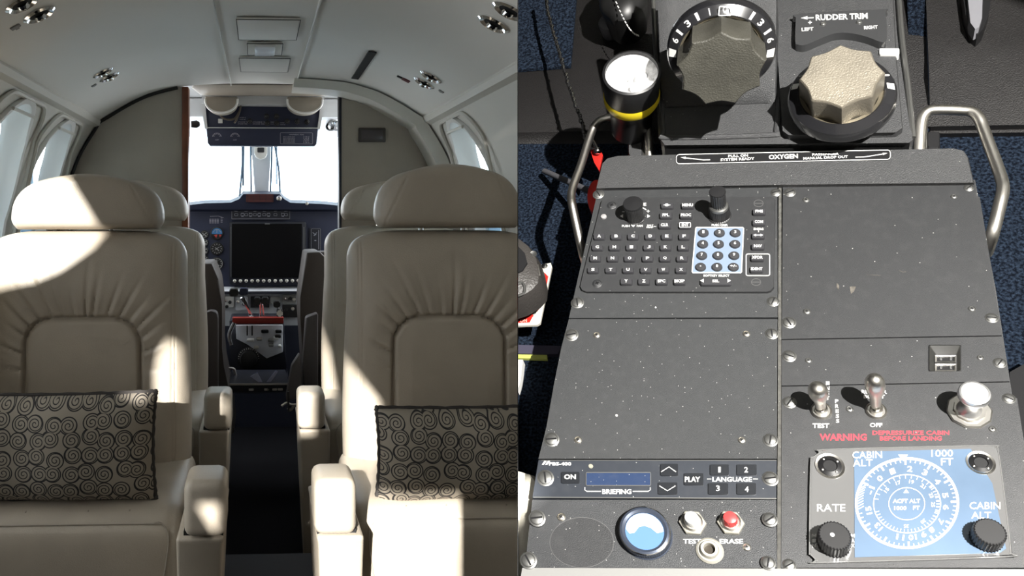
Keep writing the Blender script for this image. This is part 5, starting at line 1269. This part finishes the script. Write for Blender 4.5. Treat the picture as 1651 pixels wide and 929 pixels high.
# ---------------------------------------------------------------- flashlight beside the housing
T = Plane(1018, 118, .725, 36, 0); Q = T.M; s = .725 / F * 1.05
ft = thing('flashlight', 'black flashlight with clear lens and yellow band standing left of the trim housing', 'flashlight', (0, 0, -.09), Q)
bm = nbm(); lathe(bm, [(32 * s, -.085), (33 * s, -.052), (35 * s, -.046), (39 * s, -.04), (40.5 * s, -.03), (42 * s, -.012), (43 * s, -.002), (42 * s, .001), (38.5 * s, .002), (37.5 * s, -.002)], Matrix(), 48, cap=False); obj('body', bm, knobm, ft)
bm = nbm(); lathe(bm, [(39.6 * s, -.0400), (42.0 * s, -.036), (42.2 * s, -.030), (41 * s, -.0275)], Matrix(), 48, cap=False); obj('yellow_band', bm, mat('yellow_band', (.80, .62, .02), .4), ft)
bm = nbm(); lathe(bm, [(37.5 * s, -.002), (24 * s, -.010), (10 * s, -.018), (4 * s, -.019), (.0001, -.019)], Matrix(), 48, rf=None, cap=False)
refl = mat('reflector', (.80, .80, .80), .3, .0, bump=1.0, bscale=220, var=.5, vscale=160); obj('reflector', bm, refl, ft)
bm = nbm()
for a in range(4):
    q = Matrix.Translation((16 * s * math.cos(a * PI / 2 + .5), 14 * s * math.sin(a * PI / 2 + .5), -.013)); lathe(bm, [(9 * s, 0), (8 * s, .004), (4 * s, .007), (.0001, .008)], q, 16)
obj('led_cluster', bm, mat('led_clear', (.95, .95, .95), .15, .0), ft)
bm = nbm(); lathe(bm, [(37.6 * s, -.0008), (.0001, -.0004)], Matrix(), 40, cap=False); obj('lens', bm, glassy('lens_glass', (1, 1, 1), .10, .02), ft)
# ---------------------------------------------------------------- bead chain with its red tag
cpts = smooth_path([K(x, y, h) for x, y, h in ((878, -14, -.05), (886, 30, -.05), (903, 90, -.05), (921, 150, -.05), (938, 196, -.048), (945, 225, -.046), (955, 240, -.044))], 22)
bm = nbm(); acc = 0; k = 0; last = cpts[0]
rr = random.Random(3)
for i in range(1, len(cpts)):
    if (cpts[i] - last).length > .0034:
        k += 1; last = cpts[i]; j = V(rr.uniform(-.0008, .0008), rr.uniform(-.0008, .0008), rr.uniform(0, .001)); r = .0016 + .0008 * (k % 2)
        bmesh.ops.create_icosphere(bm, subdivisions=1, radius=r, matrix=Matrix.Translation(last + j) @ Matrix.Diagonal((1.0, 1.5, 1, 1)))
n0 = len(bm.faces); tube(bm, cpts, .0016, 6)
bm.faces.ensure_lookup_table()
for f_ in bm.faces[n0:]: f_.material_index = 1
tag(obj('bead_chain', bm, steel, frame=KM, mats=[chrome, blackm]), 'thin black and silver beaded chain hanging left of the flashlight', 'chain')
tg = thing('red_tag', 'red tag with a chrome clasp beneath the left grab handle', 'tag', K(962, 262, -.07), KM)
bm = nbm(); flatprism(bm, K, [(950, 236), (962, 232), (972, 250), (966, 275), (958, 262)], -.05, -.053, -.05); obj('tag_plate', bm, redmat, tg)
bm = nbm(); tube(bm, smooth_path([K(x, y, -.045) for x, y in ((952, 222), (958, 232), (964, 243))], 4), .0020, 8, ); bmesh.ops.create_icosphere(bm, subdivisions=2, radius=.0038, matrix=Matrix.Translation(K(963.5, 243, -.044))); obj('clasp', bm, chrome, tg)
bm = nbm(); flatprism(bm, K, ellipse(962, 318, 15, 28, 30), -.03, -.036, -.03); tag(obj('red_disc', bm, redmat, frame=KM), 'dark red disc half hidden behind the console top left corner', 'disc')
bm = nbm(); tube(bm, [K(878, 276, -.11), K(952, 309, -.06)], .0030, 10); tag(obj('grey_rod', bm, mat('rod_grey', (.10, .10, .11), .5), frame=KM), 'thin grey rod on the carpet pointing under the left grab handle', 'rod')
# ---------------------------------------------------------------- things along the left border
bm = nbm(); flatprism(bm, K, clipped([(820, 430), (868, 428), (888, 424), (890, 430), (871, 521), (866, 524), (820, 526)]), -.085, -.088, -.085); 
pq = thing('warning_placard', 'red warning placard with pale edge on the carpet behind the black control wheel', 'placard', K(860, 480, -.088), KM)
obj('backing', bm, mat('placard_edge', (.60, .58, .52), .4), pq)
bm = nbm(); flatprism(bm, K, clipped([(826, 440), (878, 440), (884, 446), (876, 490), (858, 512), (854, 520), (826, 521)]), -.0848, -.085, -.0846); obj('red_field', bm, redmat, pq)
LB = nbm(); f = fp(-.0843); text(LB, 'FOR', f, 858, 486, 16, 5, -6, .01); text(LB, 'AINATED', f, 857, 494, 30, 5.2, -4, .01); text(LB, 'ISTANCE', f, 853, 501, 30, 5.2, -4, .01); text(LB, 'URE', f, 842, 507.5, 12, 5.2, -3, .01); text(LB, 'ON', f, 844, 517, 11, 5.2, -3, .01)
obj('lettering', LB, mat('cream_print', (.75, .55, .45), .6), pq, smooth=0)
for x, y in ((860, 504), (878, 430)):
    bm = nbm(); lathe(bm, [(5.5 * .0006, 0), (5 * .0006, .0012), (2 * .0006, .002), (.0001, .002)], at(K, x, y, -.0846), 16); obj('screw', bm, chrome, pq)
yoke = thing('yoke', 'dark grey moulded control wheel grip cut by the left border', 'control wheel', K(845, 440, -.06), KM)
ym = mat('wheel_grey', (.050, .046, .043), .42, bump=.3, bscale=600)
bm = nbm(); o = [(800, 378), (838, 384), (856, 398), (870, 420), (875, 445), (873, 462), (862, 474), (842, 486), (800, 500)]
P0 = [K(x, y, -.045) for x, y in o]; cc = K(815, 440, -.045)
loft(bm, [[V(p.x, p.y, -.070) for p in P0], [V(p.x, p.y, -.050) for p in P0], [cc.lerp(p, .93) + V(0, 0, .004) for p in P0], [cc.lerp(p, .80) + V(0, 0, .007) for p in P0]]); bisect_edge(bm); gy = obj('grip', bm, ym, yoke)
bm = nbm(); o = [(800, 396), (836, 398), (846, 408), (850, 424), (842, 436), (820, 446), (800, 448)]; P0 = [K(x, y, -.036) for x, y in o]; loft(bm, [[p + V(0, 0, -.004) for p in P0], P0]); bisect_edge(bm); obj('grip_recess', bm, blackm, yoke)
bm = nbm(); o = [(820, 462), (842, 456), (846, 470), (838, 476), (820, 480)]; P0 = [K(x, y, -.037) for x, y in o]; tube(bm, smooth_path(P0, 3), .0012, 6); bisect_edge(bm); obj('grip_slot', bm, dull, yoke)
bm = nbm(); lathe(bm, [(.0032, 0), (.0028, .0014), (.0012, .0008), (.0001, .0008)], at(K, 860, 410, -.041), 16); obj('screw', bm, dull, yoke)
bm = nbm(); tube(bm, [K(866, 428, -.043), K(870, 446, -.043)], .0016, 6); obj('bright_edge', bm, nickel, yoke)
bm = nbm(); flatprism(bm, K, [(EDGE, 570.5), (882, 571.5), (882, 579), (EDGE, 577.5)], HF + .004, HF, HF + .004); tag(obj('yellow_strip', bm, mat('yellow_green', (.50, .55, .12), .6), frame=KM), 'pale yellow-green strip across the carpet left of the console', 'strip')
bm = nbm(); flatprism(bm, K, [(EDGE, 556), (905, 558), (900, 571), (EDGE, 570)], HF + .006, HF, HF + .006); tag(obj('carpet_edging', bm, mat('purple_binding', (.045, .042, .07), .8), frame=KM), 'dark purple binding strip above the yellow strip on the carpet', 'strip')
bm = nbm(); flatprism(bm, K, [(EDGE, 580), (843, 580), (839, 615), (EDGE, 630)], HF + .01, HF, HF + .01); tag(obj('white_tape', bm, white, frame=KM), 'small white wedge at the left border below the yellow strip', 'tape')
# pale leather seat corner at the lower left
bm = nbm(); o = [(780, 740), (836, 752), (856, 758), (866, 770), (866, 800), (858, 840), (850, 890), (838, 935), (780, 960)]
P0 = [K(x, y, -.03) for x, y in o]; cc = K(800, 850, -.03)
loft(bm, [[V(p.x, p.y, -.10) for p in P0], [p + V(0, 0, -.012) for p in P0], [cc.lerp(p, .94) + V(0, 0, -.003) for p in P0], [cc.lerp(p, .8) for p in P0]]); bisect_edge(bm)
tag(obj('crew_seat_corner', bm, mat('pale_seat', (.72, .68, .58), .5, bump=.2, bscale=300), frame=KM), 'cream leather seat corner at the lower left border of the console', 'seat')
# dark round wheel with white stitching and a grey post, top left of the housing
bt = thing('stitched_boot', 'black gathered boot with white stitching left of the trim housing', 'boot', K(1010, 20, -.06), KM)
bm = nbm(); rings = []
for r_, h in ((34, -.09), (40, -.06), (44, -.045), (40, -.038), (26, -.032), (4, -.03)):
    rings.append([K(1008, 6, -.06) + V(r_ * .0006 * math.cos(a) * (1 + .04 * math.sin(9 * a)), r_ * .0010 * math.sin(a), h + .06) for a in [2 * PI * i / 54 for i in range(54)]])
loft(bm, rings); obj('boot', bm, mat('boot_black', (.012, .012, .012), .4), bt)
bm = nbm()
for i in range(14):
    t = i / 13; x, y = 990 + 38 * t, -4 + 60 * math.sin(t * 1.5); tube(bm, [K(x, y, -.028 - .006 * t), K(x + 1.8, y + 3.0, -.028 - .006 * t)], .0006, 5)
obj('stitching', bm, white, bt)
bm = nbm(); q = at(K, 981, 40, -.08); lathe(bm, [(.010, -.03), (.010, .006), (.009, .010), (.0001, .011)], q @ Matrix.Rotation(.5, 4, 'X'), 24); tag(obj('grey_post', bm, mat('post_grey', (.13, .13, .14), .4), frame=KM), 'short grey cylindrical post behind the flashlight', 'post')
# pedal-like pale loop in the dark footwell at the upper right
pd = thing('footwell_lever', 'pale lever in a black oval surround in the upper right footwell', 'lever', K(1575, 20, HF), KM)
bm = nbm(); o = rrect(1548, -60, 1602, 58, 26, 8); o = [(x + (8 if y < 0 else 0) * 0, y) for x, y in o]; flatprism(bm, K, [(1548, -30), (1602, -30), (1596, 20), (1586, 48), (1576, 58), (1566, 50), (1556, 24)], HF + .046, HF + .03, HF + .046, 0, .95); obj('surround', bm, black, pd)
bm = nbm(); flatprism(bm, K, [(1557, -30), (1586, -30), (1584, 30), (1579, 46), (1572, 49), (1564, 38)], HF + .052, HF + .04, HF + .052, 0, .93); obj('lever_arm', bm, mat('lever_pale', (.22, .22, .24), .35), pd)
# ---------------------------------------------------------------- unseen shell added behind the camera to block and shape the light
YG = -.90
def trace(px, py, y):
    p = cp(px, py, y); t = (p.y - YG) / SUN_LOCAL.y; q = p - SUN_LOCAL * t; return (q.x, q.z)
SUNPATCH = [
    [trace(x, y, yy) for x, y, yy in ((-150, 235, 1.95), (60, 250, 1.95), (103, 275, 1.95), (163, 374, 1.95), (148, 395, 1.94), (125, 414, 1.94), (100, 434, 1.94), (60, 452, 1.94), (0, 462, 1.94), (-150, 462, 1.94))],
    [trace(x, y, yy) for x, y, yy in ((252, 650, 1.94), (250, 600, 1.94), (256, 565, 1.94), (268, 546, 1.94), (279, 546, 1.94), (288, 560, 1.94), (291, 600, 1.94), (291, 668, 1.94))],
    [trace(x, y, yy) for x, y, yy in ((318, 811, 1.475), (354, 811, 1.475), (350, 864, 1.475))],
    [trace(x, y, yy) for x, y, yy in ((358.5, 647, 2.26), (368, 640, 2.26), (365, 688, 2.26))],
    [trace(x, y, yy) for x, y, yy in ((503, 506, 2.74), (515, 530, 2.74), (530, 570, 2.74), (545, 650, 2.74), (545, 720, 2.74), (500, 720, 2.74))],
    [(-.47, 1.72), (-.454, 1.69), (-.362, 1.574), (-.358, 1.375), (-.30, 1.362), (-.125, 1.364), (-.155, 1.33), (-.172, 1.29), (-.18, 1.24), (-.180, 1.18), (-.170, 1.12), (-.47, 1.12)],
]
cu = bpy.data.curves.new('w', 'CURVE'); cu.dimensions = '2D'; cu.fill_mode = 'BOTH'; cu.extrude = .006
for P in [[(-1.6, 0), (1.6, 0), (1.6, 2.6), (-1.6, 2.6)]] + SUNPATCH:
    s = cu.splines.new('POLY'); s.points.add(len(P) - 1); s.use_cyclic_u = True
    for q, pt in zip(s.points, P): q.co = (pt[0], pt[1], 0, 1)
o = bpy.data.objects.new('w', cu); C.objects.link(o); bpy.context.view_layer.update()
me = bpy.data.meshes.new_from_object(o.evaluated_get(bpy.context.evaluated_depsgraph_get())); bpy.data.objects.remove(o)
bm = nbm(); bm.from_mesh(me)
bmesh.ops.transform(bm, matrix=Matrix(((1, 0, 0, 0), (0, 0, 1, YG), (0, 1, 0, 0), (0, 0, 0, 1))), verts=bm.verts)
struct('sun_gobo_wall', bm, bulk, smooth=0)  # unseen gobo; holes traced back along the sun from the seat patches
bm = nbm(); box(bm, -1.6, 1.6, YG, 1.45, 2.6, 2.64); box(bm, -1.6, 1.6, 1.42, 1.45, 1.54, 2.6); box(bm, .56, 1.6, 1.45, 2.0, 1.54, 1.58); struct('light_block_roof', bm, headliner)  # unseen roof added to cut the ambient light
bm = nbm(); box(bm, 1.6, 1.64, YG, 2.0, 0, 2.6); box(bm, .72, 1.6, 1.96, 2.0, 0, 1.58); struct('light_block_right', bm, sidewall)  # unseen right side added to cut the ambient light
bm = nbm(); box(bm, -1.64, -1.6, YG, 1.76, 0, .5); box(bm, -1.64, -1.6, YG, 1.76, 2.2, 2.6); box(bm, -1.64, -1.6, YG, -.2, .5, 2.2); box(bm, -1.6, -.68, 1.72, 1.76, 0, 1.6); box(bm, -1.6, -.55, 1.42, 1.76, 1.54, 1.6); struct('light_block_left', bm, sidewall)  # unseen left side added, with a gap to admit fill light
# thin edge-on baffle, added to keep the console spot off the cabin
bm = nbm(); P = []
for y in (.25, 1.36):
    x = (EDGE - PX) / F * y; P.append((x, y))
loft(bm, [[V(P[0][0], P[0][1], z), V(P[1][0], P[1][1], z), V(P[1][0] + .0012, P[1][1], z), V(P[0][0] + .0002, P[0][1], z)] for z in (.2, 2.5)])
struct('light_baffle', bm, blackm, frame=Matrix(), smooth=0)
